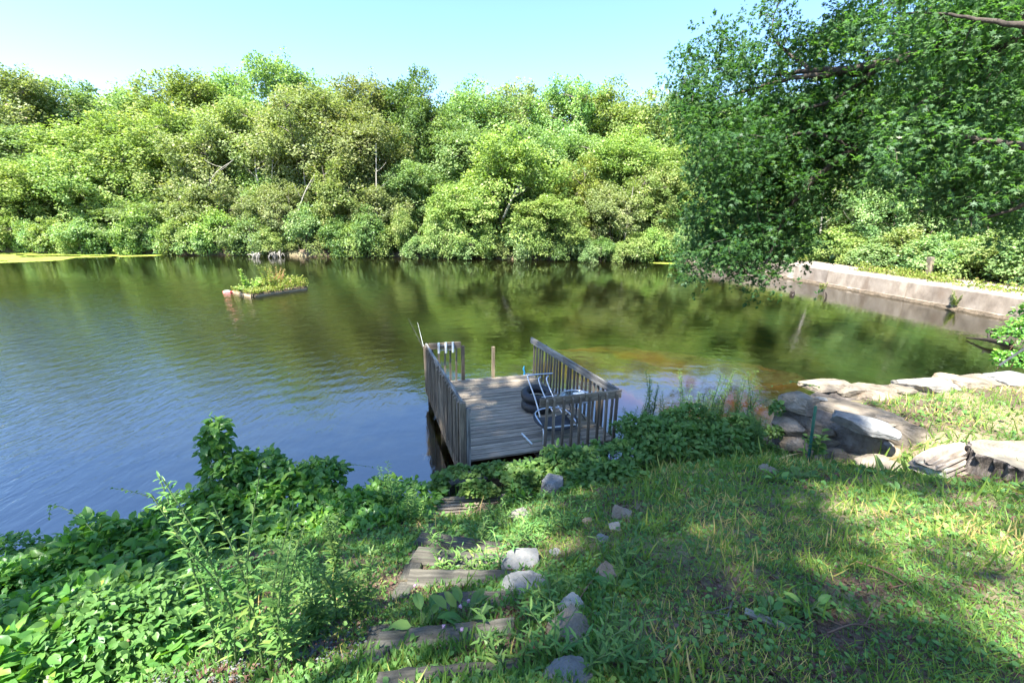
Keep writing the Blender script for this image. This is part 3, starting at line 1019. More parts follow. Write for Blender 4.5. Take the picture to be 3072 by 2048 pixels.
front_row = [
    (-140, 560, 44, 280, 'mid0', 'fresh', 'low spreading tree past the left end of the algae mat'),
    (60, 500, 44.5, 300, 'mid1', 'lime', 'bright spreading waterside tree at the left edge, over the algae mat'),
    (250, 470, 45, 270, 'mid0', 'fresh', 'layered light green waterside tree over the middle of the algae mat'),
    (400, 600, 43.6, 250, 'mid1', 'mid', 'low bushy tree reaching over the water at the right end of the algae mat'),
    (590, 560, 45, 200, 'mid2', 'olive', 'olive small tree with thin bare twigs, left of the orange-tinged one'),
    (600, 400, 47, 260, 'mid0', 'olive', 'broad pale tree with bare grey twigs in its crown, left of the pale trunks'),
    (585, 600, 43.8, 120, 'mid2', 'gold', 'small orange-tinged tree at the waterside left of the dead brush'),
    (720, 560, 44.6, 170, 'mid2', 'olive', 'thin-leaved small tree standing behind the left part of the dead brush'),
    (850, 545, 44.4, 170, 'mid0', 'olive', 'pinkish-topped small tree right above the dead brush in the water'),
    (1010, 470, 45, 200, 'mid2', 'fresh', 'loose light green waterside tree beside the pinkish olive one'),
    (1120, 560, 45, 180, 'mid2', 'olive', 'olive waterside tree under the dark oak'),
    (1400, 560, 44.2, 230, 'mid1', 'lime', 'lower left half of the big lime-green tree group at mid shore'),
    (1530, 425, 46, 300, 'mid0', 'lime', 'big round lime-green tree with a forked pale limb at mid shore'),
    (1640, 590, 44, 240, 'mid1', 'lime', 'brightest yellow-green tree bending low over the water'),
    (1740, 470, 47, 150, 'mid2', 'gold', 'small bright yellow tree behind and above the lime-green group'),
    (1850, 560, 45, 200, 'mid0', 'olive', 'pale flat-layered tree right of the yellow-green group'),
    (1960, 500, 45.5, 220, 'mid1', 'fresh', 'pale layered tree nearest the tip of the oak bough'),
    (2090, 520, 46, 230, 'mid0', 'lime', None), (2230, 560, 45, 230, 'mid1', 'fresh', None)]
for px, top, Y, w, key, m, lab in front_row:
    tree_px('waterside_tree', key, px, top, Y, w, m, lab or 'waterside tree behind the drooping oak leaves', 'tree', 'low trees along the far shore')
# shore shrubs
items = []
k = 0
for px in np.arange(-90, 2110, 50):
    p = at(px, 700, 43)
    x = p[0]
    y = float(np.interp(x, SHX, SHY)) + rng.uniform(-0.7, 0.5)
    hh = rng.uniform(1.6, 3.8)
    mi = int(rng.integers(5))
    o = place_tree('waterside_shrub', ['shrub0', 'shrub1'][k % 2], x, y, -0.15, hh, rng.uniform(1.5, 2.5), ['mid', 'fresh', 'dark', 'lime', 'fresh'][mi],
                   'shrub', 'shrub', 'shrubs along the far waterline')
    items.append((o, px, 740, ('tall ' if hh > 2.7 else 'low ') + ['mid-green', 'light green', 'dark green', 'lime-green', 'light green'][mi] + ' far-shore shrub'))
    k += 1
place_labels(items, [(20, 0, 'the left edge'), (430, 0, 'the algae mat end'), (800, 0, 'the dead brush'), (1135, 0, 'the thin pale trunk'), (1500, 0, 'the lime tree'), (1950, 0, 'the small algae patch')])
# undergrowth closing the view between the trunks
items = []
for k, px in enumerate(np.arange(-150, 2250, 120)):
    Y = rng.uniform(47.5, 50)
    p = at(px, 700, Y)
    o = place_tree('undergrowth_bush', ['mid0', 'mid1', 'mid2'][k % 3], p[0], Y, 0.3, rng.uniform(5, 7.5), rng.uniform(3.4, 4.4), ['mid', 'dark', 'mid'][k % 3],
                   'bush', 'bush', 'undergrowth behind the waterside trees')
    items.append((o, px, 700, 'shaded bush behind the waterside trees'))
place_labels(items, [(20, 0, 'the left edge'), (800, 0, 'the dead brush'), (1255, 0, 'the dark oak'), (1700, 0, 'the yellow-green tree'), (2100, 0, 'the oak bough tip')])
# wood beyond the dam, right side
rt = [(2380, 330, 50, 250, 'tall2', 'mid'), (2480, 330, 44, 240, 'tall1', 'olive'), (2600, 250, 40, 260, 'tall0', 'mid'), (2760, 200, 38, 280, 'tall2', 'dark'), (2920, 150, 36, 300, 'tall0', 'mid'),
      (3080, 150, 33, 300, 'tall2', 'fresh'), (3260, 0, 32, 320, 'tall0', 'mid'), (2550, 480, 37, 200, 'mid2', 'fresh'), (2700, 500, 34, 220, 'mid0', 'mid'), (2850, 480, 32, 240, 'mid1', 'mid'), (3010, 480, 30, 240, 'mid0', 'dark'),
      (3160, 420, 29, 260, 'mid1', 'mid'), (2640, 560, 39, 200, 'mid1', 'dark'), (2480, 560, 41, 180, 'mid0', 'mid')]
rl = ['tree beyond the far end of the dam, seen under the oak bough', 'thin pale-stemmed tree with two bare limbs beyond the far end of the dam', 'tree beyond the dam just right of the pale-stemmed one', 'dark tree behind the middle of the dam',
      'tall green tree behind the right part of the dam', 'bright green tree beyond the dam at the right edge', 'tall tree beyond the dam outside the right edge', 'slender pale-trunked tree just behind the dam shrubs', 'low tree behind the shrubs at mid dam',
      'low layered tree behind the stub post on the dam', 'low dark tree behind the goldenrod on the dam', 'low tree beyond the dam at the right edge', 'shaded small tree behind the slender pale trunk', 'shaded small tree at the far end of the dam']
for (px, top, Y, w, key, m), lab in zip(rt, rl):
    tree_px('leafy_tree', key, px, top, Y, w, m, lab, 'tree', 'trees beyond the dam')
ds = [(2330, 730, 41, 3.0, 'fresh'), (2420, 735, 38, 2.6, 'lime'), (2480, 715, 35, 2.6, 'fresh'), (2560, 735, 33.5, 2.3, 'lime'), (2640, 750, 31.5, 2.2, 'mid'), (2730, 715, 31, 2.6, 'fresh'), (2800, 745, 29, 2.2, 'mid'),
      (2880, 740, 28, 2.2, 'fresh'), (2960, 740, 27, 2.0, 'mid'), (3050, 735, 26, 2.4, 'fresh'), (3140, 735, 24.5, 2.6, 'mid'), (2900, 690, 31, 2.8, 'mid'), (3020, 680, 29, 2.8, 'dark')]
items = []
for i, (px, top, Y, R, m) in enumerate(ds):
    p = at(px, top, Y)
    x = max(p[0], float(DAMX(Y)) + 4.4 + R * 0.55)
    o = place_tree('bank_shrub', ['shrub0', 'shrub1'][i % 2], x, Y, 0.6, p[2] - 0.6 + 0.3, R, m, 'shrub', 'shrub', 'shrubs behind the dam')
    items.append((o, px, top, 'leafy shrub behind the dam'))
place_labels(items, [(2550, 0, 'the forked pale trunk'), (2795, 0, 'the stub post'), (3060, 0, 'the right edge')])

# trees over the bank, behind and left of the viewer: their shade dapples the foreground
for i, (x, y, H, R, key) in enumerate([(-7.0, -2.6, 20, 4.6, 'shade'), (-3.2, -4.0, 20, 3.0, 'shade'), (1.6, -5.6, 18, 2.2, 'shade'), (4.9, -7.4, 20, 3.5, 'shade'), (11.5, -6.4, 18, 3.3, 'shade'), (-13, -3.5, 18, 4.2, 'shade')]):
    place_tree('shade_tree', key, x, y, 2.4, H, R, 'mid', 'shade tree on the near bank behind the viewer, dappling the lawn', 'tree', 'shade trees on the near bank', rz=0.7 * i)


# ------------------------------------------------------------------ overhanging oak and maple at the right
def inpoly(x, y, poly):
    c = False
    j = len(poly) - 1
    for i in range(len(poly)):
        xi, yi = poly[i]; xj, yj = poly[j]
        if (yi > y) != (yj > y) and x < (xj - xi) * (y - yi) / (yj - yi) + xi:
            c = not c
        j = i
    return c


def bough_tree(name, loc, label, cat, limbs, polys, leaf, m, per, twig, bark='darkbark', spread=0.30):
    """limbs: lists of (px,py,depth,radius); crown clumps fill outlines at depths d0..d1, twigs tie them to the limbs"""
    root = empty(name, loc, label, cat)
    g = Geo()
    LP = []
    for lb in limbs:
        lb = [(a, b, c if c is None else c - 0.9 * (c < 14.3), r_) for (a, b, c, r_) in lb]
        pts = [at(a, b, c) if isinstance(a, (int, float)) and c is not None else a for (a, b, c, _) in lb]
        rr = [q[3] for q in lb]
        sp = bez(pts, 6)
        ri = np.interp(np.linspace(0, 1, len(sp)), np.linspace(0, 1, len(rr)), rr)
        sp = [p + rng.normal(size=3) * min(0.04, ri[i] * .25) * (0 < i < len(sp) - 1) for i, p in enumerate(sp)]
        g.tube(sp, ri, 8)
        LP += [np.append(p, r) for p, r in zip(sp, ri)]
    LP = np.array(LP)
    cen, dens = [], []
    for poly, d0, d1, n in polys:
        xsn = [p[0] for p in poly]; ysn = [p[1] for p in poly]
        c = 0
        while c < n:
            px, py = rng.uniform(min(xsn), max(xsn)), rng.uniform(min(ysn), max(ysn))
            if not inpoly(px, py, poly): continue
            if fbm(px / 70, py / 55, 4, 2) < 0.33: continue
            cen.append(at(px, py, rng.uniform(d0, d1)))
            c += 1
    cen = np.array(cen)
    tw = Geo()
    order = rng.permutation(len(cen))
    nodes = LP.copy()
    for i in order:
        c = cen[i]
        dd = np.linalg.norm(nodes[:, :3] - c, axis=1) + (nodes[:, 2] < c[2] - 0.4) * 0.4
        j = int(np.argmin(dd))
        s = nodes[j, :3]
        dist = np.linalg.norm(c - s)
        r0 = min(nodes[j, 3] * 0.55, 0.010 + 0.016 * dist)
        mid = (s + c) / 2 + np.array([rng.normal() * .06, rng.normal() * .06, 0.10 * dist]) * min(dist, 1.5)
        pts = bez([s, mid, c], 3) if dist > 0.5 else [s, mid, c]
        if i % twig == 0:
            tw.tube(pts, np.linspace(r0, 0.006, len(pts)), 4)
        if dist > 0.5:
            new = np.array([np.append(p, max(0.008, r0 * (1 - 0.7 * q / len(pts)))) for q, p in enumerate(pts)])
            nodes = np.vstack([nodes, new[1:]])
    g.obj('trunk', M[bark], root)
    tw.obj('twigs', M[bark], root)['kind'] = 'stuff'
    k_ = 8
    tips = np.repeat(cen, per // k_, axis=0)
    tips = tips + rng.normal(size=tips.shape) * np.array([1, 1, 0.7]) * spread
    n = len(tips) * k_
    ti = np.repeat(np.arange(len(tips)), k_)
    ci = np.repeat(np.arange(len(cen)), (per // k_) * k_)
    tdir = norm(np.array([-.25, -.1, -.25]) + rng.normal(size=tips.shape) * .7)[ti]
    D = norm(rng.normal(size=(n, 3)) * 0.75 + tdir * .7)
    P = tips[ti] + D * rng.uniform(0.0, 0.10, (n, 1)) + rng.normal(size=(n, 3)) * .02
    Nn = norm(np.array([-0.1, -0.25, 0.9]) + rng.normal(size=(n, 3)) * 0.5)
    S = leaf * rng.uniform(0.65, 1.25, n)
    crn = rng.random(len(cen))[ci]
    rnd = np.clip(0.5 * crn + 0.5 * rng.random(n), 0, 1)
    leaf_object('crown', T_oak(), P, D, Nn, S, M[m], root, rnd)
    return root


oak_base = (15.5, 9.0, 1.2)
tr_top = None
limb = lambda *a: list(a)
oak_limbs = [
    [(np.array([15.5, 9.0, 1.0]), None, None, .42), (np.array([15.4, 9.2, 4.0]), None, None, .38), (np.array([14.6, 9.8, 7.2]), None, None, .32), (3072, 60, 10.5, .24), (2860, 130, 12, .17), (2640, 200, 13, .12), (2440, 215, 14, .07), (2310, 225, 15, .035)],
    [(2860, 130, 12, .15), (2750, 170, 12.4, .12), (2560, 220, 13.5, .08), (2400, 230, 14, .06), (2250, 270, 15, .04), (2130, 300, 15.5, .02)],
    [(3072, 60, 10.5, .2), (2900, 250, 11.5, .13), (2720, 360, 12.2, .11), (2570, 440, 13, .09), (2440, 540, 13.5, .07), (2360, 640, 14, .05), (2310, 760, 14, .03), (2270, 860, 14, .012)],
    [(2570, 440, 13, .07), (2400, 400, 13.6, .05), (2280, 480, 14.2, .035), (2200, 600, 14.6, .02), (2130, 720, 14.8, .012)],
    [(2640, 200, 13, .07), (2500, 300, 13.4, .05), (2360, 340, 14, .035), (2230, 420, 14.6, .02)],
    [(2440, 215, 14, .05), (2330, 130, 14.6, .03), (2320, 60, 15, .018), (2340, 0, 15, .01)]]
oak_poly_a = [(2010, 250), (2060, 160), (2130, 80), (2200, 100), (2260, 70), (2300, 5), (2365, 0), (2350, 90), (2430, 100), (2520, 40), (2600, 0), (2640, 300), (2500, 420), (2330, 420), (2230, 330), (2120, 290), (2080, 360), (2010, 400)]
oak_poly_b = [(2060, 300), (2100, 420), (2060, 640), (2060, 720), (2020, 780), (2070, 850), (2120, 790), (2200, 790), (2230, 880), (2290, 900), (2320, 820), (2420, 760), (2440, 640), (2560, 560), (2720, 520), (2800, 300), (2500, 240), (2250, 330)]
oak_poly_c = [(2160, 560), (2130, 760), (2250, 860), (2400, 740), (2440, 560), (2330, 450)]
oak_poly_d = [(2370, 130), (2560, 30), (2800, -60), (3150, -120), (3150, 420), (2700, 480), (2500, 330)]
bough_tree('oak_tree', oak_base, 'large oak leaning in from the right, its dark leafy boughs drooping over the pond', 'tree', oak_limbs,
           [(oak_poly_a, 13.5, 16.5, 290), (oak_poly_b, 12.8, 15.5, 640), (oak_poly_c, 13.4, 15.2, 150), (oak_poly_d, 11.5, 15, 330), ([(2080, 480), (2500, 460), (2520, 740), (2330, 760), (2120, 720)], 15.5, 20.5, 170), ([(2300, -60), (3200, -150), (3200, -750), (2500, -600)], 11, 15, 260), (oak_poly_b, 11.6, 12.8, 110)], 0.128, 'oak', 56, 2)
map_limbs = [
    [(np.array([14.5, 6.5, 1.2]), None, None, 0.204), (np.array([14.4, 7.0, 5.0]), None, None, 0.168), (3400, 250, 9.0, 0.120), (3150, 430, 9.6, 0.072), (2960, 420, 10.2, 0.054), (2780, 400, 10.8, 0.030), (2640, 460, 11.2, 0.012)],
    [(3400, 250, 9.0, 0.096), (3150, 560, 9.6, 0.054), (3000, 640, 10.2, 0.030), (2860, 660, 10.6, 0.012)],
    [(3400, 250, 9.0, 0.096), (3150, 100, 9.2, 0.060), (2960, 60, 9.8, 0.036), (2800, 40, 10.4, 0.018), (2680, 40, 11, 0.009)]]
map_poly_a = [(2640, -40), (3160, -150), (3160, 700), (3000, 720), (2900, 680), (2820, 560), (2680, 560), (2600, 470), (2700, 300), (2740, 160), (2640, 100)]
map_poly_b = [(2700, 430), (3160, 380), (3160, 640), (2980, 700), (2840, 620), (2720, 600)]
bough_tree('maple_tree', (14.5, 6.5, 1.2), 'maple with blue-green leaves filling the upper right corner of the view', 'tree', map_limbs,
           [(map_poly_a, 9.2, 12.0, 520), (map_poly_b, 9.6, 12, 130)], 0.120, 'maple', 56, 2)


# ------------------------------------------------------------------ dam
dam = empty('concrete_dam', (21.7, 19, 0), 'long low pale concrete dam wall edging the right side of the pond', 'dam')
fl = [(24.6, 8.0), (23.3, 13.0), (21.75, 19.0), (20.85, 24.0), (19.95, 29.0), (19.0, 34.0), (17.2, 38.6), (15.2, 43.6)]
for i in range(len(fl) - 1):
    a, b = np.array(fl[i]), np.array(fl[i + 1])
    d = norm(b - a)
    nrm = np.array([d[1], -d[0]])
    Ltot = np.linalg.norm(b - a)
    nseg = 6
    V, Fc = [], []
    jz = rng.uniform(-0.012, 0.012)
    for s in range(nseg + 1):
        q = a + d * (Ltot * s / nseg - (0.012 if s == nseg else -0.012 if s == 0 else 0))
        w = rng.normal() * 0.010
        prof = [(0.0 + w, -1.5), (0.0 + w, 0.10), (0.05 + w, 0.16), (0.06 + w, .93 + jz), (0.09 + w, 0.985 + jz), (0.16, 1.0 + jz), (3.45, 1.03 + jz), (3.5, 0.95), (3.5, -1.0)]
        for (o_, z) in prof:
            V.append((q[0] + nrm[0] * o_, q[1] + nrm[1] * o_, z))
    P_ = 9
    for s in range(nseg):
        for q in range(P_ - 1):
            Fc.append((s * P_ + q, (s + 1) * P_ + q, (s + 1) * P_ + q + 1, s * P_ + q + 1))
    Fc.append(tuple(range(P_ - 1, -1, -1)))
    Fc.append(tuple(nseg * P_ + q for q in range(P_)))
    wobj('concrete_section', V, Fc, M['concrete'], dam)
# crust of gravelly scum at the dam's foot
V, Fc = [], []
pts = []
for i in range(len(fl) - 1):
    a, b = np.array(fl[i]), np.array(fl[i + 1])
    for s in range(12):
        pts.append(a + (b - a) * s / 12)
pts.append(np.array(fl[-1]))
for i, p in enumerate(pts):
    d = norm(pts[min(i + 1, len(pts) - 1)] - pts[max(i - 1, 0)])
    nrm = np.array([d[1], -d[0]])
    for o_, z in ((-0.10 - rng.random() * 0.10, -0.05), (-0.04 - rng.random() * 0.04, 0.05), (0.02, 0.12 + rng.random() * 0.05)):
        V.append((p[0] + nrm[0] * o_, p[1] + nrm[1] * o_, z))
for i in range(len(pts) - 1):
    for q in range(2):
        Fc.append((i * 3 + q, i * 3 + 3 + q, i * 3 + 4 + q, i * 3 + 1 + q))
wobj('waterline_crust', V, Fc, M['algae_stain'], dam)
# low weeds on the dam top (nobody could count the stems)
P = []
for i in range(15000):
    t_ = rng.random()
    y = 14 + t_ * 29
    x = float(DAMX(y))
    off = 3.1 + rng.normal() * 0.35 - 0.9 * (vnoise(y * 0.5, 3.3, 8) > 0.55)
    if 14 < y < 24: off -= abs(rng.normal()) * 0.95 * (1 if y < 22.8 else 0.3)
    off = max(off, 0.55)
    if off > 2.2 and vnoise(y * 1.1, 1.7, 3) < 0.45: continue
    P.append((x + off, y, 1.0 + rng.random() ** 2 * (0.45 if off > 1.2 else 0.2) * (.3 + vnoise(y * 1.7, off * 2, 5))))
P = np.array(P)
n = len(P)
o = leaf_object('dam_weeds', T_diamond(), P, norm(rng.normal(size=(n, 3)) * .6 + [0, 0, .8]), rand_dirs(n) + [0, 0, .6], rng.uniform(.07, .16, n), M['gold'], None, None)
tag(o, 'yellow-green weeds and vines creeping over the dam top', 'weeds', None, 'stuff')
o = beam('stub_post', at(2793, 800, 27.5) * [1, 1, 0] + [0, 0, 0.9], at(2797, 755, 27.5) * [1, 1, 0] + [0, 0, 2.0], 0.28, 0.22, M['rock'], None)
tag(o, 'short grey stone post standing in the shrubs behind the dam', 'post')


def plant_stalks(name, base, h, n, spreadr, label, cat, m='weed', T=None, leaf=0.09, per=26, group=None, stem='stem', singles=0, lean=(0, 0), arch=0.25):
    """a plant of several upright stems with leaves along them"""
    root = empty(name, base, label, cat, group)
    root_l = WM[root.name].translation
    g = Geo()
    PP, DD, NN, SS = [], [], [], []
    for s in range(n):
        a = rng.uniform(0, 6.28)
        hh = h * rng.uniform(0.65, 1.08)
        b0 = np.array(base) + np.array([math.cos(a), math.sin(a), 0]) * spreadr * rng.uniform(0, 1)
        tip = b0 + np.array([math.cos(a) * arch * hh + lean[0] * hh, math.sin(a) * arch * hh + lean[1] * hh, hh])
        mid = (b0 + tip) / 2 + np.array([-math.cos(a), -math.sin(a), 0]) * 0.06 * hh + rng.normal(size=3) * 0.02
        pts = bez([b0 - [0, 0, .03], mid, tip], 5)
        g = Geo(); g.tube(pts, np.linspace(0.0045, 0.0015, len(pts)) * (1 + .5 * h), 4)
        g.obj('stem', M[stem], root)
        for q in range(per):
            f = 0.12 + 0.88 * (q + rng.random()) / per
            k_ = f * (len(pts) - 1)
            i0 = min(int(k_), len(pts) - 2)
            p = pts[i0] * (1 - (k_ - i0)) + pts[i0 + 1] * (k_ - i0)
            az = q * 2.4 + a
            dr = np.array([math.cos(az), math.sin(az), rng.uniform(0.1, 0.9)])
            PP.append(p); DD.append(dr); NN.append(np.array([-dr[0] * .5, -dr[1] * .5, 1.2]) + rng.normal(size=3) * .25)
            SS.append(leaf * rng.uniform(0.7, 1.25) * (1.15 - 0.55 * f))
    PP, DD, NN, SS = map(np.array, (PP, DD, NN, SS))
    T = T or T_lance()
    if singles:
        split_leaves('foliage', T, PP, DD, NN, SS, M[m], root, min(singles, len(PP) // 2))
    else:
        leaf_object('foliage', T, PP, DD, NN, SS, M[m], root)
    return root


plant_stalks('weed', at(2470, 857, 26.2) * [1, 1, 0] + [21.0 * 0, 0, 0.12], 0.45, 4, 0.1, 'small bright weed rooted at the foot of the dam face', 'weed', 'gold', T_diamond(), 0.12, 24)
plant_stalks('weed', (float(DAMX(21.6)) - 0.05, 21.6, 0.15), 0.75, 6, 0.12, 'taller straggly weed growing from a crack in the dam face', 'weed', 'olive', T_diamond(), 0.10, 34)


# ------------------------------------------------------------------ algae and water debris
def algae(poly, label, seed):
    P0 = np.array([W(a, b, 0.004) for a, b in poly])
    x0, x1, y0, y1 = P0[:, 0].min(), P0[:, 0].max(), P0[:, 1].min(), P0[:, 1].max()
    st = 0.14
    gx, gy = np.meshgrid(np.arange(x0, x1, st * 1.5), np.arange(y0, y1, st))
    pl = [(p[0], p[1]) for p in P0]
    px_, py_ = gx.ravel(), gy.ravel()
    ins = np.zeros(len(px_), bool)
    j = len(pl) - 1
    for i in range(len(pl)):
        xi, yi = pl[i]; xj, yj = pl[j]
        with np.errstate(divide='ignore', invalid='ignore'):
            cnd = ((yi > py_) != (yj > py_)) & (px_ < (xj - xi) * (py_ - yi) / (yj - yi + 1e-12) + xi)
        ins ^= cnd
        j = i
    nz = fbm(px_ * 0.35, py_ * 0.9, seed)
    front = np.clip((py_ - np.interp(px_, P0[:, 0][np.argsort(P0[:, 0])], P0[:, 1][np.argsort(P0[:, 0])])), -9, 9)
    keep = ins & (nz > 0.36)
    n = keep.sum()
    c = np.stack([px_[keep], py_[keep], np.full(n, 0.006)], 1)
    V = np.concatenate([c + [-st * .8, -st * .55, 0], c + [st * .8, -st * .55, 0], c + [st * .8, st * .55, 0], c + [-st * .8, st * .55, 0]]) + 0
    V[:, 2] += np.tile(rng.random(n) * 0.003, 4)
    V[:, :2] += rng.normal(size=(4 * n, 2)) * 0.03
    Fa = np.stack([np.arange(n), np.arange(n) + n, np.arange(n) + 2 * n, np.arange(n) + 3 * n], 1)
    o = wobj('algae_mat', V, Fa, M['algae'])
    tag(o, label, 'algae', None, 'stuff')


algae([(-300, 752), (0, 754), (300, 757), (520, 761), (470, 768), (350, 771), (230, 773), (180, 781), (60, 787), (-300, 797)], 'yellow-green algae mat floating along the left far shore', 1)
algae([(860, 759), (1100, 763), (1090, 766), (960, 767), (860, 765)], 'thin yellow algae strip on the water right of the dead brush', 2)
algae([(1925, 783), (2040, 788), (2030, 794), (1960, 790)], 'small algae patch on the water left of the dam end', 3)


def dead_brush(name, px, py, Y, w, h, n, label, cat='branches', m='palebark'):
    base = at(px, py, Y); base[2] = 0.0
    root = empty(name, base, label, cat)
    g = Geo()
    for i in range(n):
        s = base + np.array([rng.normal() * w * .25, rng.normal() * .3, 0.0])
        a = rng.uniform(-1, 1)
        e = s + np.array([a * w * .6, rng.normal() * .4, rng.uniform(-.05, 1) * h])
        mid = (s + e) / 2 + np.array([0, 0, h * rng.uniform(.3, .7)])
        pts = bez([s - [0, 0, .1], mid, e], 5)
        g.tube(pts, np.linspace(0.055, 0.018, len(pts)), 4)
        for q in range(2):
            p = pts[rng.integers(2, len(pts) - 1)]
            g.tube([p, p + np.array([rng.normal() * .3, rng.normal() * .2, rng.uniform(-.1, .35)])], [0.014, 0.006], 4)
    g.obj('twig', M[m], root)
    return root


dead_brush('dead_brush', 825, 768, 40.6, 1.3, 0.55, 12, 'tangle of dead grey branches standing in the water at the far shore, right clump')
dead_brush('dead_brush', 768, 768, 40.4, 1.2, 0.4, 8, 'smaller arc of dead grey branches left of the bigger clump at the far shore')


def bare_tree(px0, py0, px1, py1, Y, r, label, n=5):
    a, b = at(px0, py0, Y), at(px1, py1, Y)
    root = empty('pale_trunk_tree', a, label, 'tree', 'bare pale trunks showing in the wood')
    g = Geo()
    pts = bez([a - [0, 0, 1], (a + b) / 2 + rng.normal(size=3) * .15, b], 6)
    g.tube(pts, np.linspace(r, r * .35, len(pts)), 7)
    g.obj('trunk', M['palebark'], root)
    for i in range(n):
        g = Geo()
        s = pts[int(len(pts) * (0.4 + 0.55 * i / n))]
        e = s + np.array([rng.choice([-1, 1]) * rng.uniform(.6, 1.8), rng.normal() * .4, rng.uniform(.5, 1.8)])
        bp = bez([s, (s + e) / 2 + [0, 0, -.12], e], 4)
        g.tube(bp, np.linspace(r * .35, 0.012, len(bp)), 5)
        g.obj('branch', M['palebark'], root)


for q in [(935, 700, 905, 400, 46.5, .12, 'straight pale trunk showing below the crowns right of the raft'), (790, 600, 765, 470, 46, .10, 'left one of the thin pale stems behind the raft'),
          (815, 600, 822, 440, 46, .08, 'right one of the thin pale stems behind the raft'), (880, 640, 945, 520, 43.4, .07, 'bare leaning grey branch above the dead brush'),
          (1135, 760, 1128, 430, 44.5, .10, 'thin pale trunk left of centre on the far shore'), (1510, 620, 1570, 540, 43.9, .12, 'forked pale limb in the big round lime-green tree'),
          (2455, 770, 2470, 560, 36, .10, 'pale slender trunk behind the far end of the dam'), (2545, 765, 2560, 600, 35, .14, 'forked pale trunk with bare limbs behind the dam'),
          (1865, 740, 1900, 560, 44, .06, 'thin grey sapling stem leaning at the right of the far shore'), (600, 590, 700, 480, 44.5, .06, 'bare grey twiggy limb left of the pale stems')]:
    bare_tree(*q, n=3)

# dark snags standing in the water at the right
o = wobj('snag', *tube_geo([W(2376, 884, 0) + [0, 0, -.1], W(2376, 884, 0) + [0.02, 0, .14], W(2376, 884, 0) + [.1, 0, .22]], [.16, .13, .03], 7), M['wet'])
tag(o, 'dark lump of wood breaking the water right of the oak tips', 'snag')
p = W(2478, 893, 0)
o = wobj('snag', *tube_geo([p - [0, 0, .2], p + [0, 0, .12], p + [-.08, 0, .30]], [.05, .045, .02], 6), M['wet'])
tag(o, 'short dark stick poking out of the water near the dam', 'snag')
for (x0, y0, x1, y1, z0, z1, r, lab) in [(2900, 1013, 3036, 1032, .05, .25, .10, 'dark sunken branch with two side twigs floating near the right edge'), (2958, 988, 3110, 1010, .02, .45, .22, 'thick dark sunken log behind the twiggy branch at the right edge')]:
    a, b = W(x0, y0, z0), W(x1, y1, z1)
    root = empty('sunken_branch', a, lab, 'branch')
    g = Geo()
    pts = bez([a, (a + b) / 2 + [0, 0, .03], b], 5)
    g.tube(pts, np.linspace(0.02, r, len(pts)), 7)
    g.obj('limb', M['wet'], root)
    if r < .15:
        mid = (a + b) / 2
        g = Geo(); g.tube([mid, mid + [.35, .4, .25], mid + [.6, .6, .3]], [.04, .03, .015], 5); g.obj('twig', M['wet'], root)
        g = Geo(); g.tube([mid, mid + [.05, -.4, -.02], mid + [.15, -.7, .02]], [.04, .03, .015], 5); g.obj('twig', M['wet'], root)

# ------------------------------------------------------------------ planted raft and float
ra, rb_, rc = W(700, 873, .08), W(758, 886, .08), W(922, 863, .08)
rd_ = ra + rc - rb_
raft = empty('planted_raft', ra * .5 + rc * .5 - [0, 0, .08], 'rectangular wooden raft overgrown with plants floating in the middle of the pond', 'raft')
cor = [ra, rb_, rc, rd_]
for i in range(4):
    a, b = cor[i], cor[(i + 1) % 4]
    d = norm(b - a)
    beam('side_beam', a + d * .08 - [0, 0, .05], b - d * .08 - [0, 0, .05], .12, .12, M['tan'], raft)
V = [c + [0, 0, .06] for c in cor] + [c + [0, 0, -.06] for c in cor]
wobj('soil', V, [(0, 1, 2, 3), (7, 6, 5, 4), (0, 4, 5, 1), (1, 5, 6, 2), (2, 6, 7, 3), (3, 7, 4, 0)], M['ground'], raft)
n = 5200
uu, vv = rng.uniform(-.03, 1.03, n), rng.uniform(-.04, 1.04, n)
P = ra + (rb_ - ra) * vv[:, None] + (rd_ - ra) * uu[:, None]
hh = (0.08 + 0.38 * sstep(.3, .75, uu) * fbm(uu * 5, vv * 3, 2)) * rng.random(n) * 1.7
P[:, 2] += .06 + hh
D = norm(rng.normal(size=(n, 3)) * .7 + [0, 0, .7])
o = leaf_object('ground_cover', T_diamond(), P, D, rand_dirs(n) + [0, 0, .8], rng.uniform(.05, .13, n), M['gold'], raft)
o['kind'] = 'stuff'
fr = lambda u, v: tuple(ra + (rb_ - ra) * v + (rd_ - ra) * u + [0, 0, .05])
plant_stalks('seedling', fr(.10, .35), 1.05, 1, .02, 'tall thin leafy seedling at the left end of the planted raft', 'plant', 'lime', T_oval(), .19, 56, arch=.12)
plant_stalks('fern', fr(.26, .3), .6, 16, .12, 'bright yellow-green fern clump on the left part of the planted raft', 'fern', 'lime', T_oval(), .14, 18, arch=.8)
plant_stalks('fern', fr(.02, .5), .3, 10, .10, 'low fern hanging over the left corner of the planted raft', 'fern', 'lime', T_oval(), .12, 14, arch=1.4)
plant_stalks('shrub', fr(.50, .6), 1.15, 8, .30, 'tall spiky weed clump in the middle of the planted raft', 'weed', 'gold', T_diamond(), .13, 40, arch=.25)
plant_stalks('shrub', fr(.70, .4), .95, 10, .35, 'rust-tinged bush on the right part of the planted raft', 'bush', 'rust', T_diamond(), .12, 34, arch=.35)
plant_stalks('shrub', fr(.90, .5), .55, 9, .3, 'low arching weeds at the right end of the planted raft', 'weed', 'gold', T_diamond(), .12, 28, arch=.8)


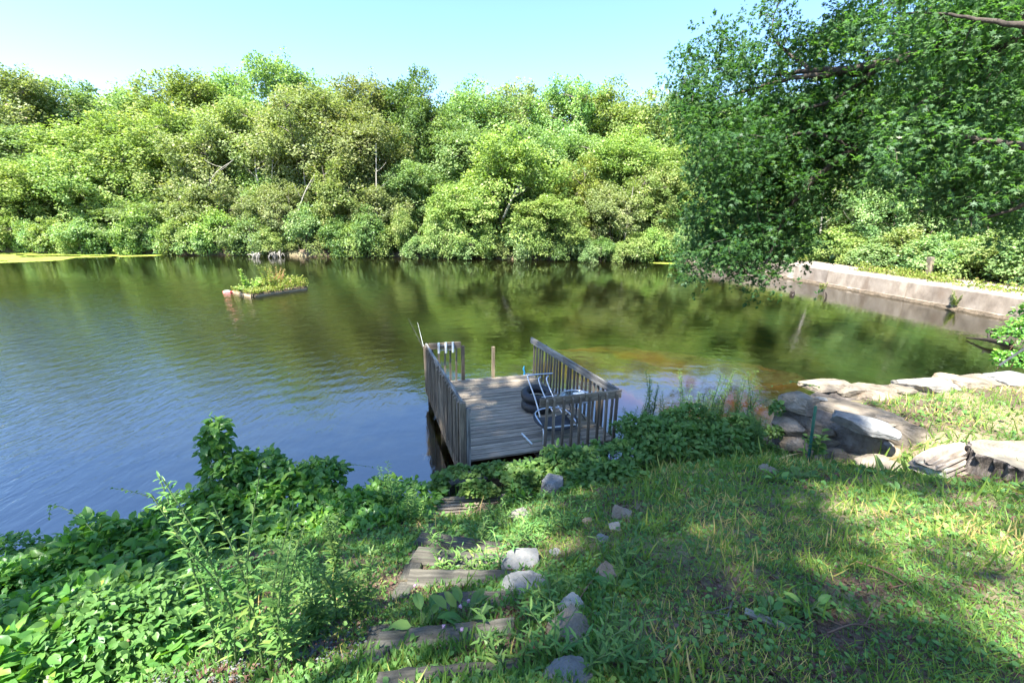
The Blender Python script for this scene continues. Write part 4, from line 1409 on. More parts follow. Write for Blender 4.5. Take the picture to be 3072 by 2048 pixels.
def blob(name, c, rx, ry, rz_, m, parent=None, seed=0, jit=0.12, n=2, label=None, cat=None, group=None, flat=False, rot=0.0, smooth=True):
    """an uneven rounded stone: box sphere with flattened sides and noise"""
    r = np.random.default_rng(seed + 100)
    k = 7 + 2 * n
    pts, Fc = [], []
    idm = {}

    def vid(p):
        key = tuple(np.round(p, 4))
        if key not in idm:
            idm[key] = len(pts); pts.append(p)
        return idm[key]
    for ax in range(3):
        for sg in (-1, 1):
            for i in range(k):
                for j in range(k):
                    q = []
                    for (di, dj) in ((0, 0), (1, 0), (1, 1), (0, 1)):
                        a, b = -1 + 2 * (i + di) / k, -1 + 2 * (j + dj) / k
                        p = np.zeros(3)
                        p[ax] = sg; p[(ax + 1) % 3] = a; p[(ax + 2) % 3] = b
                        q.append(vid(p))
                    Fc.append(tuple(q if sg > 0 else q[::-1]))
    P = np.array(pts)
    sq = np.linalg.norm(P, axis=1, keepdims=True)
    P = P * (0.70 + 0.30 / sq)                       # between cube and sphere
    # chop with random planes for broken faces
    for _ in range(11):
        d = norm(r.normal(size=3) * np.array([1, 1, 1.2])); lim = r.uniform(0.66, 1.0)
        h = P @ d
        P = P - np.outer(np.clip(h - lim, 0, None), d)
    P = P + (r.normal(size=P.shape)) * jit * 0.10
    f1 = np.stack([fbm(P[:, 0] * 1.7 + 9 + seed, P[:, 1] * 1.7 + P[:, 2], seed + q, 3) - .5 for q in range(3)], 1)
    P = P + f1 * jit * 1.6
    P = P * np.array([rx, ry, rz_])
    cth, sth = math.cos(rot), math.sin(rot)
    P = np.stack([P[:, 0] * cth - P[:, 1] * sth, P[:, 0] * sth + P[:, 1] * cth, P[:, 2]], 1)
    o = wobj(name, P + np.array(c), Fc, m, parent, smooth, origin=c)
    if label: tag(o, label, cat, group)
    return o


p = W(690, 877, 0)
fl_ = empty('float', p, 'faded red and white plastic floats bobbing at the left of the planted raft', 'float')
blob('buoy', p + [-.12, 0, .02], .24, .14, .07, M['pink'], fl_, 1, .05)
blob('buoy', p + [.28, 0, .04], .14, .10, .07, M['pink'], fl_, 2, .05)
blob('cap', p + [-.14, -.02, .08], .16, .10, .03, M['white'], fl_, 3, .05)

# ------------------------------------------------------------------ dock
DZ = 0.45
NLc, FLc, FRc, NRc = [np.array(v, float) for v in ((-0.74, 6.15), (-1.86, 9.45), (0.46, 10.12), (1.78, 6.95))]


def dk(a, b, z):   # a across 0..1, b along 0..1 (near to far)
    p = (NLc * (1 - a) + NRc * a) * (1 - b) + (FLc * (1 - a) + FRc * a) * b
    return np.array([p[0], p[1], z])


dock = empty('fishing_dock', dk(.5, .5, 0), 'weathered grey wooden dock with slatted railings standing over the pond', 'dock')
nb = 25
for i in range(nb):
    b = (i + .5) / nb
    e0, e1 = -0.008 + rng.normal() * .004, 1.008 + rng.normal() * .006
    beam('deck_board', dk(e0, b, DZ - .015 + rng.normal() * .002), dk(e1, b + rng.normal() * .0012, DZ - .015 + rng.normal() * .002), 0.122, .032, M['deck'], dock, share=False)
for a in (-.012, .5, 1.012):
    beam('joist', dk(a, 0.0, DZ - .125), dk(a, 1.0, DZ - .125), .04, .17, M['rail'], dock)
beam('end_beam', dk(0, 1.0, DZ - .125) + [0, .03, 0], dk(1, 1.0, DZ - .125) + [0, .03, 0], .04, .17, M['rail'], dock)
for a in (0.02, .98):
    for b in (.06, .5, .96):
        beam('post', dk(a, b, -1.6), dk(a, b, DZ - .05), .12, .12, M['wet'], dock, up=(0, 1, 0))
RT = DZ + .9


def railing(s, e, n, out, skip=(), tail=0.0, mat_top='railtop', zs=0.0):
    """s,e on the deck plan; balusters nailed on the out side of the top rail"""
    s, e = np.array(s, float), np.array(e, float)
    d = norm((e - s)[:2]); d3 = np.array([d[0], d[1], 0])
    o3 = np.array([out[0], out[1], 0.0])
    S3, E3 = np.array([s[0], s[1], 0]), np.array([e[0], e[1], 0])
    half = S3 * .45 + E3 * .55
    beam('top_rail', S3 - d3 * tail + [0, 0, RT - .07 + zs], half - d3 * .004 + [0, 0, RT - .07 + zs * .45], .04, .135, M[mat_top], dock)
    beam('top_rail', half + d3 * .004 + [0, 0, RT - .067 + zs * .45], E3 + d3 * .03 + [0, 0, RT - .073], .04, .135, M[mat_top], dock)
    for i in range(n):
        if i in skip: continue
        f = (i + .5) / n
        p = S3 + (E3 - S3) * f + o3 * .043 + d3 * rng.normal() * .006
        tl = rng.normal(size=2) * .010
        beam('baluster', p + [0, 0, DZ - .20], p + [tl[0], tl[1], RT - .012 + zs * (1 - f) + rng.normal() * .008], .036, .036, M['rail'], dock, up=(o3[0], o3[1], 0), cut=.0 if abs(out[0]) < 0 else .03)


outL = norm((NLc - NRc)); outN = norm(NLc - FLc); outF = -outN
railing(dk(0, -.02, 0)[:2], dk(0, 1.0, 0)[:2], 26, outL, zs=.13)
railing(dk(1, 0.01, 0)[:2], dk(1, 1.0, 0)[:2], 24, -outL)
railing(dk(.47, -.005, 0)[:2], dk(1.0, 0, 0)[:2], 9, outN, mat_top='rail')
railing(dk(0.02, 1.0, 0)[:2], dk(.30, 1.0, 0)[:2], 5, outF, mat_top='rail')
for a, b, h, w, mm in ((.33, 1.0, 1.25, .07, 'rail'), (.62, 1.0, 1.18, .065, 'tan'), (0.0, -.035, RT + .12, .085, 'rail'), (0.03, -.04, RT + .03, .06, 'railtop')):
    beam('upright', dk(a, b, DZ - .2), dk(a, b, h), w, w, M[mm], dock, up=(outL[0], outL[1], 0))

# rod holder with three tubes on the short far rail
rh0 = dk(.09, 1.0, RT - .05)
rhd = norm(dk(.3, 1, 0) - dk(.02, 1, 0))
rh = empty('rod_holder', rh0, 'white plastic three-tube fishing rod holder clamped to the short far rail', 'rod holder')
inn = np.array([outN[0], outN[1], 0])
for i in range(3):
    q = rh0 + rhd * (.04 + .155 * i) + inn * .06
    v, f = tube_geo([q + [0, 0, -.17], q + [0, 0, .07]], [.026, .026], 10)
    wobj('tube', v, f, M['white'], rh, True)
for z in (.0, -.11):
    beam('bracket', rh0 + rhd * .02 + inn * .035 + [0, 0, z], rh0 + rhd * .38 + inn * .035 + [0, 0, z], .012, .025, M['metal'], rh)
for i, (q0, q1, r, lab) in enumerate([((1282, 1040, 9.3), (1225, 955, 9.9), .006, 'black fishing rod leaning out over the water at the dock corner'), ((1276, 1030, 9.35), (1253, 968, 9.8), .004, 'pale thin fishing rod beside the black one')]):
    a, b = at(*q0), at(*q1)
    a[2] = RT - .25
    root = empty('fishing_rod', a, lab, 'fishing rod')
    g = Geo(); g.tube([a, (a + b) / 2, b], [r * 1.6, r, r * .5], 5)
    g.obj('blank', M['rod'] if i == 0 else M['white'], root)
    g = Geo(); g.tube([a + [0, 0, -.25], a], [.014, .014], 6); g.obj('handle', M['black'], root)
# blue rope end on the far edge
g = Geo(); q = dk(.93, 1.0, DZ)
g.tube([q + [0, 0, -.02], q + [.01, 0, .07], q + [-.015, 0, .14], q + [.0, 0, .21]], [.022, .018, .024, .012], 6)
o = g.obj('blue_rope', M['blue'], None)
tag(o, 'short piece of bright blue rope tied at the far edge of the dock', 'rope')


def torus(c, R, r, m, parent, name, tilt=Matrix(), seg=28, sg=10, groove=0.0):
    V, Fc = [], []
    for i in range(seg):
        a = 2 * math.pi * i / seg
        for j in range(sg):
            b = 2 * math.pi * j / sg
            rr = r * (1 + groove * ((i % 2) * 2 - 1) * (math.cos(b) > .3))
            v = Vector(((R + rr * math.cos(b)) * math.cos(a), (R + rr * math.cos(b)) * math.sin(a), rr * 1.15 * math.sin(b)))
            V.append(tuple(tilt @ v + Vector(c)))
    for i in range(seg):
        for j in range(sg):
            i2, j2 = (i + 1) % seg, (j + 1) % sg
            Fc.append((i * sg + j, i2 * sg + j, i2 * sg + j2, i * sg + j2))
    return wobj(name, V, Fc, m, parent, True)


tyre = empty('tyre_pile', dk(.66, .45, DZ), 'worn black tyres lying in a pile by the right railing of the dock', 'tyre')
torus(dk(.72, .44, DZ + .10), .24, .085, M['black'], tyre, 'tyre', groove=.05)
torus(dk(.72, .45, DZ + .29), .24, .08, M['black'], tyre, 'tyre', tilt=Matrix.Rotation(.1, 3, 'X'), groove=.05)
# folded aluminium chair leaning on the tyres
c0 = dk(.72, .36, DZ)
ch = empty('folding_chair', c0, 'folded aluminium tube chair leaning against the tyres on the dock', 'chair')
hx = norm(dk(1, .4, 0) - dk(0, .4, 0)); vy = norm(dk(.5, 1, 0) - dk(.5, 0, 0))
g = Geo()
g.tube(bez([c0 + hx * -.16 + [0, 0, .02] - vy * .25, c0 + hx * -.18 + [0, 0, .35], c0 + hx * -.20 + vy * .3 + [0, 0, .62], c0 + hx * -.15 + vy * .35 + [0, 0, .68], c0 + hx * .32 + vy * .35 + [0, 0, .68]], 5), .014, 7)
g.obj('frame', M['metal'], ch)
for dx in (0.0, .16):
    g = Geo(); g.tube(bez([c0 + hx * (dx + .10) - vy * .55 + [0, 0, .03], c0 + hx * (dx + .02) - vy * .1 + [0, 0, .3], c0 + hx * (dx - .02) + vy * .22 + [0, 0, .6], c0 + hx * (dx + .04) + vy * .28 + [0, 0, .66]], 5), .014, 7)
    g.obj('frame', M['metal'], ch)
g = Geo(); g.tube([c0 + hx * -.05 + [0, 0, .36], c0 + hx * .25 + [0, 0, .36]], .012, 6); g.obj('stretcher', M['metal'], ch)
g = Geo(); g.tube([c0 + hx * .05 - vy * .45 + [0, 0, .03], c0 + hx * .55 - vy * .35 + [0, 0, .05]], .013, 6); g.obj('leg', M['metal'], ch)
# low chair with a black seat
c0 = dk(.66, .13, DZ)
lc = empty('low_chair', c0, 'low tube-framed chair with black seat behind the near railing of the dock', 'chair')
V, Fc = [], []
for i in range(7):
    for j in range(5):
        u, v = i / 6 - .5, j / 4 - .5
        V.append(tuple(c0 + hx * u * .55 + vy * v * .42 + np.array([0, 0, .24 - .07 * (1 - 4 * u * u) * (1 - 2 * v * v) + .05 * v])))
for i in range(6):
    for j in range(4):
        Fc.append((i * 5 + j, i * 5 + 5 + j, i * 5 + 6 + j, i * 5 + 1 + j))
o = wobj('seat', V, Fc, M['black'], lc, True)
sm = o.modifiers.new('thick', 'SOLIDIFY'); sm.thickness = .012
g = Geo(); g.tube(bez([c0 - hx * .34 - vy * .3 + [0, 0, 0.01], c0 - hx * .31 - vy * .2 + [0, 0, .25], c0 - hx * .28 + vy * .2 + [0, 0, .34], c0 + [0, 0, .38] + vy * .27, c0 + hx * .28 + vy * .2 + [0, 0, .34], c0 + hx * .31 - vy * .2 + [0, 0, .25], c0 + hx * .34 - vy * .3 + [0, 0, .01]], 5), .013, 7)
g.obj('frame', M['metal'], lc)
g = Geo(); g.tube([c0 - hx * .28 - vy * .2 + [0, 0, .24], c0 + hx * .28 - vy * .2 + [0, 0, .24]], .013, 7); g.obj('front_bar', M['white'], lc)
for s in (-1, 1):
    g = Geo(); g.tube(bez([c0 + hx * s * .30 - vy * .22 + [0, 0, .26], c0 + hx * s * .36 + [0, 0, .3], c0 + hx * s * .30 + vy * .2 + [0, 0, .33]], 4), .02, 7); g.obj('arm', M['black'], lc)
q = dk(.47, .09, DZ)
o = beam('loose_tube', q + [-.14, .22, .03], q + [.02, -.14, .03], .022, .022, M['white'], None)
tag(o, 'white tube lying on the dock boards by the near railing', 'tube')
# round glass table
c0 = dk(.87, .22, DZ)
tb = empty('round_table', c0, 'round glass-topped patio table in the near right corner of the dock', 'table')
torus(c0 + [0, 0, .52], .29, .014, M['metal'], tb, 'rim', seg=30, sg=6)
V = [tuple(c0 + np.array([math.cos(a) * .285, math.sin(a) * .285, z])) for z in (.516, .524) for a in np.linspace(0, 2 * math.pi, 28, endpoint=False)]
wobj('table_top', V, [tuple(range(27, -1, -1)), tuple(range(28, 56))] + [(i, (i + 1) % 28, 28 + (i + 1) % 28, 28 + i) for i in range(28)], M['glass'], tb)
for kk in range(3):
    a = kk * 2.09 + .5
    g = Geo(); g.tube(bez([c0 + [math.cos(a) * .24, math.sin(a) * .24, .01], c0 + [math.cos(a) * .10, math.sin(a) * .10, .25], c0 + [math.cos(a) * .22, math.sin(a) * .22, .51]], 4), .012, 6); g.obj('leg', M['greypaint'], tb)
q = c0 + [.06, .03, .545]
o = beam('tray', q - hx * .10, q + hx * .10, .15, .035, M['white'], None)
tag(o, 'small pale tray on the round glass table', 'tray')

# ------------------------------------------------------------------ timber steps
STEPS = [  # left end px, right end px, height of top
    ((1262, 1628), (1535, 1632), .86, .19), ((1245, 1675), (1530, 1672), 1.04, .19), ((1225, 1742), (1530, 1728), 1.22, .20),
    ((1310, 1812), (1545, 1790), 1.38, .17), ((1130, 1935), (1545, 1880), 1.62, .17), ((1120, 2070), (1560, 2012), 1.93, .17)]
steps = empty('timber_steps', (-.4, 3.2, g1(-.4, 3.2)), 'flight of old sunken timber steps going down the bank to the dock', 'steps')


def timber(name, a, b, w, h, parent, seed=0, m='timber'):
    a, b = Vector(a), Vector(b)
    ln = (b - a).length
    nn = 14
    V, Fc = [], []
    prof = [(-.5, -.5), (-.5, .38), (-.40, .5), (.40, .5), (.5, .38), (.5, -.5)]
    for i in range(nn + 1):
        for (yy, zz) in prof:
            e = .04 if i in (0, nn) else 0
            V.append((ln * i / nn + (rng.normal() * .006 if i in (0, nn) else 0), yy * w * (1 - e) + rng.normal() * .003, zz * h + rng.normal() * .003))
    k_ = len(prof)
    for i in range(nn):
        for q in range(k_):
            Fc.append((i * k_ + q, (i + 1) * k_ + q, (i + 1) * k_ + (q + 1) % k_, i * k_ + (q + 1) % k_))
    Fc.append(tuple(range(k_))); Fc.append(tuple(nn * k_ + q for q in range(k_ - 1, -1, -1)))
    x = (b - a).normalized(); y = Vector((0, 0, 1)).cross(x).normalized(); z = x.cross(y)
    R = Matrix(((x.x, y.x, z.x, a.x), (x.y, y.y, z.y, a.y), (x.z, y.z, z.z, a.z), (0, 0, 0, 1)))
    me = fast_mesh(name, np.array(V), Fc, M[m])
    return link(name, me, parent, R)


step_boxes = []


for (l, r_, z, w) in STEPS:
    a, b = seat(l[0], l[1], .02), seat(r_[0], r_[1], .02)
    zz = (a[2] + b[2]) / 2
    a[2], b[2] = a[2] * .4 + zz * .6, b[2] * .4 + zz * .6
    timber('tread', a - [0, 0, .07], b - [0, 0, .07], w, .15, steps)
    step_boxes.append((a, b, w))
# side stringer timbers on the left
for (p0, p1) in [((1300, 1570), (1268, 1640)), ((1258, 1650), (1222, 1740)), ((1222, 1750), (1190, 1800)), ((1145, 1880), (1120, 2000))]:
    a, b = seat(*p0, .015), seat(*p1, .015)
    timber('stringer', a - [0, 0, .08], b - [0, 0, .08], .14, .15, steps)
    step_boxes.append((a, b, .14))
# small landing of planks above the dock
land = empty('plank_landing', W(1390, 1510, .62), 'small landing of grey planks between the timber steps and the dock', 'landing')
for i in range(6):
    f = i / 5
    a = W(1291 + 6 * f, 1497 + 50 * f, .62)
    b = W(1555, 1484 + 44 * f, .62)
    beam('plank', a - [0, 0, .02], b - [0, 0, .02], .082, .035, M['deck'], land, share=False)
step_boxes.append((W(1291, 1520, .62), W(1550, 1505, .62), .55))
# retaining beams between the landing and the dock
ret = empty('retaining_beams', W(1400, 1440, .45), 'mossy stacked beams holding the bank at the near end of the dock', 'retaining wall')
timber('beam', W(1345, 1448, .56) - [0, 0, .08], W(1600, 1395, .56) - [0, 0, .08], .16, .17, ret)
timber('beam', W(1310, 1470, .42) - [0, 0, .10], W(1480, 1440, .42) - [0, 0, .10], .16, .2, ret)
timber('beam', W(1385, 1412, .44) - [0, 0, .08], W(1640, 1372, .44) - [0, 0, .08], .14, .14, ret)
# half buried timbers at the left of the steps
o = timber('old_timber', W(905, 1760, 1.30) - [0, 0, .02], W(1010, 1735, 1.30) - [0, 0, .02], .16, .16, None)
tag(o, 'half buried old timber in the undergrowth left of the steps', 'timber')

# ------------------------------------------------------------------ stones
stones = [  # px, py, half width px, aspect, height factor, material, label
    (1562, 1700, 44, .95, .50, 'blue_rock', 'square pale blue-grey granite block beside the steps, upper one'),
    (1578, 1775, 55, .75, .45, 'blue_rock', 'larger slanted blue-grey granite block beside the steps, lower one'),
    (1662, 1478, 34, .8, .95, 'blue_rock', 'pointed grey stone among the leaves below the dock railing'),
    (1562, 1548, 22, .9, .8, 'white_rock', 'small pale stone half hidden right of the plank landing'),
    (1865, 1550, 26, .7, .7, 'tan_rock', 'tan stone lit by the sun on the slope, topmost of the small row'),
    (1846, 1590, 17, .8, .7, 'white_rock', 'small white stone just below the sunlit tan one'),
    (1808, 1623, 18, .8, .8, 'blue_rock', 'small blue-grey stone lowest in the slope row'),
    (1760, 1565, 13, .8, .7, 'tan_rock', 'tiny tan stone left of the sunlit slope stones'),
    (1822, 1727, 27, .85, .8, 'tan_rock', 'buff rounded stone right of the leafy clump on the slope'),
    (1720, 1835, 38, .45, .5, 'white_rock', 'long whitish stone lit by the sun above the brown boulder'),
    (1712, 1898, 44, .8, .75, 'rock', 'brown-grey rounded boulder at the edge of the worn path'),
    (2650, 1408, 42, .6, .5, 'rock', 'flat grey stone in the grass in front of the stone wall'),
    (2300, 1413, 24, .5, .5, 'tan_rock', 'small pale stone in the grass left of the flat grey one'),
    (1690, 2045, 62, .4, .4, 'blue_rock', 'blue-grey stone cut off by the bottom edge of the picture'),
    (1800, 1945, 9, .9, .9, 'tan_rock', 'small orange-tan pebble on the worn path right of the boulder'),
    (1665, 1660, 14, .8, .8, 'blue_rock', 'tiny grey stone under the leaves right of the granite blocks')]
for i, (px, py, hw, asp, hf, m, lab) in enumerate(stones):
    z = 1.2
    for _ in range(12):
        p = W(px, py, z)
        z = 0.5 * z + .5 * g1(p[0], p[1])
    p = W(px, py, z)
    s = np.linalg.norm(p - [0, 0, CAM_H]) / F * hw * 1.15
    blob('stone', p + [0, 0, s * hf * .25], s, s * (.62 + .4 * asp), s * hf * .8, M[m], None, i + 20, .16, 2, lab, 'stone', rot=rng.uniform(0, 1.2), smooth=False)
# white bark scrap
p = W(2302, 1862, g1(1.5, 2.1)); p = W(2302, 1862, g1(p[0], p[1]) + .02)
o = beam('bark_scrap', p - [.09, -.06, 0], p + [.09, -.06, .01], .045, .015, M['white_rock'], None)
tag(o, 'whitish strip of peeled bark lying on the lawn', 'bark')

# stone wall with a returned end
wall = empty('stone_wall', (5.6, 7.2, .9), 'mortared stone wall holding the lawn above the pond, its rounded end facing the dock', 'wall')


def slab_box(name, pts4, z0, z1, m, parent, jit=.02, seed=1):
    """irregular block over a plan quadrilateral"""
    r = np.random.default_rng(seed)
    k = 10
    V, Fc = [], []
    P4 = np.array(pts4, float)
    layers = 7
    for L_ in range(layers):
        f = L_ / (layers - 1)
        for s in range(4):
            for q in range(k):
                p = P4[s] + (P4[(s + 1) % 4] - P4[s]) * q / k
                c = P4.mean(0)
                sh = (1 - .03 * f) - (.05 if L_ == layers - 1 else 0)
                p = c + (p - c) * sh
                nz = (fbm(np.array([p[0] * 3 + f * 4]), np.array([p[1] * 3 + f * 3]), seed)[0] - .5) * jit * 4
                dd = norm(p - c)
                V.append((p[0] + dd[0] * nz, p[1] + dd[1] * nz, z0 + (z1 - z0) * f + r.normal() * .008))
    K = 4 * k
    for L_ in range(layers - 1):
        for q in range(K):
            Fc.append((L_ * K + q, L_ * K + (q + 1) % K, (L_ + 1) * K + (q + 1) % K, (L_ + 1) * K + q))
    Fc.append(tuple((layers - 1) * K + q for q in range(K)))
    return wobj(name, V, Fc, m, parent, True)


# rubble and mortar core of the returned end and of the long run
slab_box('mortar_core', [(4.50, 7.0), (5.28, 5.86), (5.95, 6.30), (5.35, 7.42)], .1, 1.20, M['mortar'], wall, .05, 3)
slab_box('mortar_core', [(5.30, 6.95), (14, 8.55), (14, 9.2), (5.2, 7.58)], -.8, 1.17, M['mortar'], wall, .03, 5)


def wblock(px, py, z, hx_, hy_, hz_, m, seed, rot, jit=.13):
    p = W(px, py, z)
    blob('wall_stone', p - [0, 0, hz_ * .8], hx_, hy_, hz_, M[m], wall, seed, jit, 3, rot=rot, smooth=False)


# capstones of the end block
wblock(2400, 1178, 1.34, .32, .34, .17, 'rock', 41, -.9)
wblock(2570, 1215, 1.33, .60, .32, .14, 'rock', 42, -.75)
wblock(2705, 1262, 1.27, .38, .26, .22, 'rock', 43, -.8)
wblock(2600, 1258, 1.36, .40, .22, .12, 'blue_rock', 44, -.55, .10)
wblock(2480, 1146, 1.30, .42, .24, .10, 'rock', 45, .2)
wblock(2462, 1192, 1.335, .11, .07, .03, 'blue_rock', 46, .1)
# face stones
for i, (px, py, z, a, b, c, m) in enumerate([(2375, 1255, .98, .26, .16, .16, 'rock'), (2465, 1270, 1.02, .24, .14, .13, 'rock'), (2385, 1310, .72, .20, .16, .14, 'tan_rock'), (2430, 1325, .72, .16, .12, .12, 'rock'),
                                             (2530, 1315, .86, .26, .14, .12, 'rock'), (2520, 1345, .74, .20, .14, .12, 'rock'), (2610, 1340, .86, .28, .16, .12, 'rock'), (2660, 1325, .98, .20, .14, .10, 'blue_rock'), (2600, 1375, .76, .26, .14, .10, 'rock'),
                                             (2690, 1350, .95, .14, .12, .12, 'tan_rock'), (2355, 1340, .50, .16, .14, .14, 'rock'), (2560, 1290, 1.02, .16, .12, .08, 'rock'), (2470, 1365, .62, .18, .12, .10, 'mortar')]):
    wblock(px, py, z, a, b, c, m, 60 + i, -.9)
# capstones of the long run
cx = 5.75
i = 0
while cx < 13.5:
    ln = rng.uniform(.38, .70)
    y = float(np.interp(cx + ln, WALLX, WALLY)) - .30 + .02
    blob('wall_stone', (cx + ln, y + rng.normal() * .03, 1.20 + rng.normal() * .02), ln * 1.02, rng.uniform(.27, .36), .12, M[['rock', 'white_rock', 'rock', 'blue_rock', 'rock'][i % 5]], wall, 90 + i, .13, 3, rot=rng.uniform(.05, .25), smooth=False)
    cx += ln * 2 - .04
    i += 1
for i, (px, py) in enumerate([(2620, 1190), (2700, 1175), (2770, 1160), (2560, 1175), (2860, 1140)]):
    p = W(px, py, 1.22)
    blob('wall_stone', p, .28, .20, .10, M[['tan_rock', 'rock'][i % 2]], wall, 120 + i, .15, 2, rot=.2, smooth=False)

# stake with a small vine
p = W(2428, 1372, .93)
o = beam('metal_stake', p - [0, 0, .1], np.array(at(2447, 1218, p[1] - .02)), .028, .022, M['greenmetal'], None)
tag(o, 'dark green metal stake standing in front of the stone wall', 'stake')
plant_stalks('broadleaf_weed', tuple(p + [.06, .05, 0]), .42, 5, .05, 'broad-leaved plant growing round the foot of the green stake', 'plant', 'weed', T_oval(.42), .15, 6, singles=12)

# stump, split log
sp_ = W(3060, 1395, 1.55)
stump = empty('tree_stump', sp_ - [0, 0, .3], 'wide cut tree stump with dark rotten sides at the right edge of the lawn', 'stump')
V, Fc, K = [], [], 64
c = W(3115, 1372, 1.60)
prof = [(1.10, -.50), (1.02, -.3), (.96, -.10), (1.0, -.02), (.985, 0.0)]
lob = [1 + .08 * math.sin(3 * a + 1) + .05 * math.sin(7 * a) + .025 * math.sin(17 * a + 2) for a in np.linspace(0, 2 * math.pi, K, endpoint=False)]
for (rr, dz) in prof:
    for q in range(K):
        a = 2 * math.pi * q / K
        rg = 1 + (.06 * math.sin(23 * a) + rng.normal() * .035) * (dz < -.01)
        V.append((c[0] + math.cos(a) * .60 * rr * lob[q] * rg, c[1] + math.sin(a) * .43 * rr * lob[q] * rg, c[2] + dz + (0.015 * math.sin(2 * a))))
for L_ in range(len(prof) - 1):
    for q in range(K):
        Fc.append((L_ * K + q, L_ * K + (q + 1) % K, (L_ + 1) * K + (q + 1) % K, (L_ + 1) * K + q))
wobj('bark', V, Fc, M['stump_side'], stump)
topv = [(v[0], v[1], v[2]) for v in V[-K:]]
V = topv + [(c[0] + (v[0] - c[0]) * .5, c[1] + (v[1] - c[1]) * .5, c[2] + rng.normal() * .004) for v in topv] + [tuple(c)]
Fc = [(q, (q + 1) % K, K + (q + 1) % K, K + q) for q in range(K)] + [(K + q, K + (q + 1) % K, 2 * K) for q in range(K)]
wobj('cut_top', V, Fc, M['stump_top'], stump, origin=tuple(c))
# rotten log: fluted half cylinder
a, b = W(2785, 1408, 1.30), W(2905, 1350, 1.42)
a, b = Vector(a), Vector(b)
x = (b - a).normalized(); y = Vector((0, 0, 1)).cross(x).normalized(); z = x.cross(y)
V, Fc = [], []
nn, K = 12, 40
for i in range(nn + 1):
    f = i / nn
    for q in range(K + 1):
        th = math.pi * (1.12 * q / K - .06)
        gr = 1 - .24 * (abs(math.sin(q * 1.15 + .6 * math.sin(f * 5))) ** 3) + rng.normal() * .008
        rr = (.20 + .03 * math.sin(f * 4)) * gr
        p = a + x * ((b - a).length * f + .03 * math.sin(q * .9) * (i in (0, nn))) + y * (math.cos(th) * rr * 1.05) + z * (math.sin(th) * rr * .85 - .06)
        V.append(tuple(p))
for i in range(nn):
    for q in range(K):
        Fc.append((i * (K + 1) + q, i * (K + 1) + q + 1, (i + 1) * (K + 1) + q + 1, (i + 1) * (K + 1) + q))
Fc.append(tuple(range(K, -1, -1))); Fc.append(tuple(nn * (K + 1) + q for q in range(K + 1)))
M['driftwood'] = rough_mat('grey_driftwood', [(0.3, (0.094, 0.074, 0.061)), (0.5, (0.193, 0.165, 0.139)), (0.75, (0.304, 0.268, 0.233))], scale=5, stretch=(1, 1, 1), bump=.01, moss=(3, .6, (.36, .44, .36)))
o = wobj('split_log', V, Fc, M['driftwood'], None)
tag(o, 'pale grooved piece of rotten log lying beside the stump', 'log')
# iron handrail at the far right corner
a, b = W(2998, 1095, 1.4), at(3110, 1020, 8.2)
o = beam('handrail', a, b, .035, .035, M['greypaint'], None)
tag(o, 'grey metal handrail slanting down behind the wall at the right edge', 'handrail')

# ------------------------------------------------------------------ bushes on the near bank, left
def mound_bush(name, lobes, n, leaf, m, T, label, cat='bush', singles=120, vines=10, dens_out=.35, hang=.0):
    """lobes: (centre, rx, ry, rz); leaves lie on and just inside the lobes' surface"""
    c0 = np.array(lobes[0][0], float)
    base = (c0[0], c0[1], max(0.0, g1(c0[0], c0[1])))
    root = empty(name, base, label, cat)
    w = np.array([l[1] * l[2] + l[1] * l[3] for l in lobes]); w = w / w.sum()
    li = rng.choice(len(lobes), n, p=w)
    Cc = np.array([l[0] for l in lobes], float)[li]
    R3 = np.array([[l[1], l[2], l[3]] for l in lobes], float)[li]
    d = rand_dirs(n); d[:, 2] = np.abs(d[:, 2]) * np.where(rng.random(n) < .85, 1, -.6)
    fr_ = 1.0 - np.abs(rng.normal(size=n)) * .16
    lump = 1 + (fbm(d[:, 0] * 2.4 + li * 3.1, d[:, 1] * 2.4 + d[:, 2] * 2, 5, 3) - .5) * 1.1
    P = Cc + d * R3 * (fr_ * lump)[:, None]
    gzv = gz(P[:, 0], P[:, 1])
    keep = P[:, 2] > np.maximum(gzv, 0.02) + .02
    P, d, li = P[keep], d[keep], li[keep]
    n = len(P)
    D = norm(d * np.array([1, 1, .3]) + rng.normal(size=(n, 3)) * .65 + [0, 0, -.30 - hang])
    Nn = norm(d * .6 + np.array([0, 0, .95]) + rng.normal(size=(n, 3)) * .42)
    cl = fbm(P[:, 0] * 3, P[:, 1] * 3 + P[:, 2] * 3, 6, 2)
    S = leaf * rng.uniform(.55, 1.2, n) * (.7 + .6 * cl)
    rnd = np.clip(.45 * (cl - .2) * 1.6 + .55 * rng.random(n), 0, 1)
    split_leaves('foliage', T, P, D, Nn, S, M[m], root, singles, rnd)
    g = Geo()
    for i in range(vines):
        l = lobes[rng.integers(len(lobes))]
        c_ = np.array(l[0], float)
        bb = np.array([c_[0] + rng.normal() * .15, c_[1] + rng.normal() * .15, 0]); bb[2] = max(g1(bb[0], bb[1]), -.05)
        dd = rand_dirs(1)[0]; dd[2] = abs(dd[2])
        e = c_ + dd * np.array([l[1], l[2], l[3]]) * 1.02
        g = Geo(); g.tube(bez([bb, (bb + e) / 2 + [0, 0, .05], c_ * .5 + e * .5], 5), np.linspace(.009, .004, 11), 5)
        g.obj('stem', M['brownstem'], root)
    return root


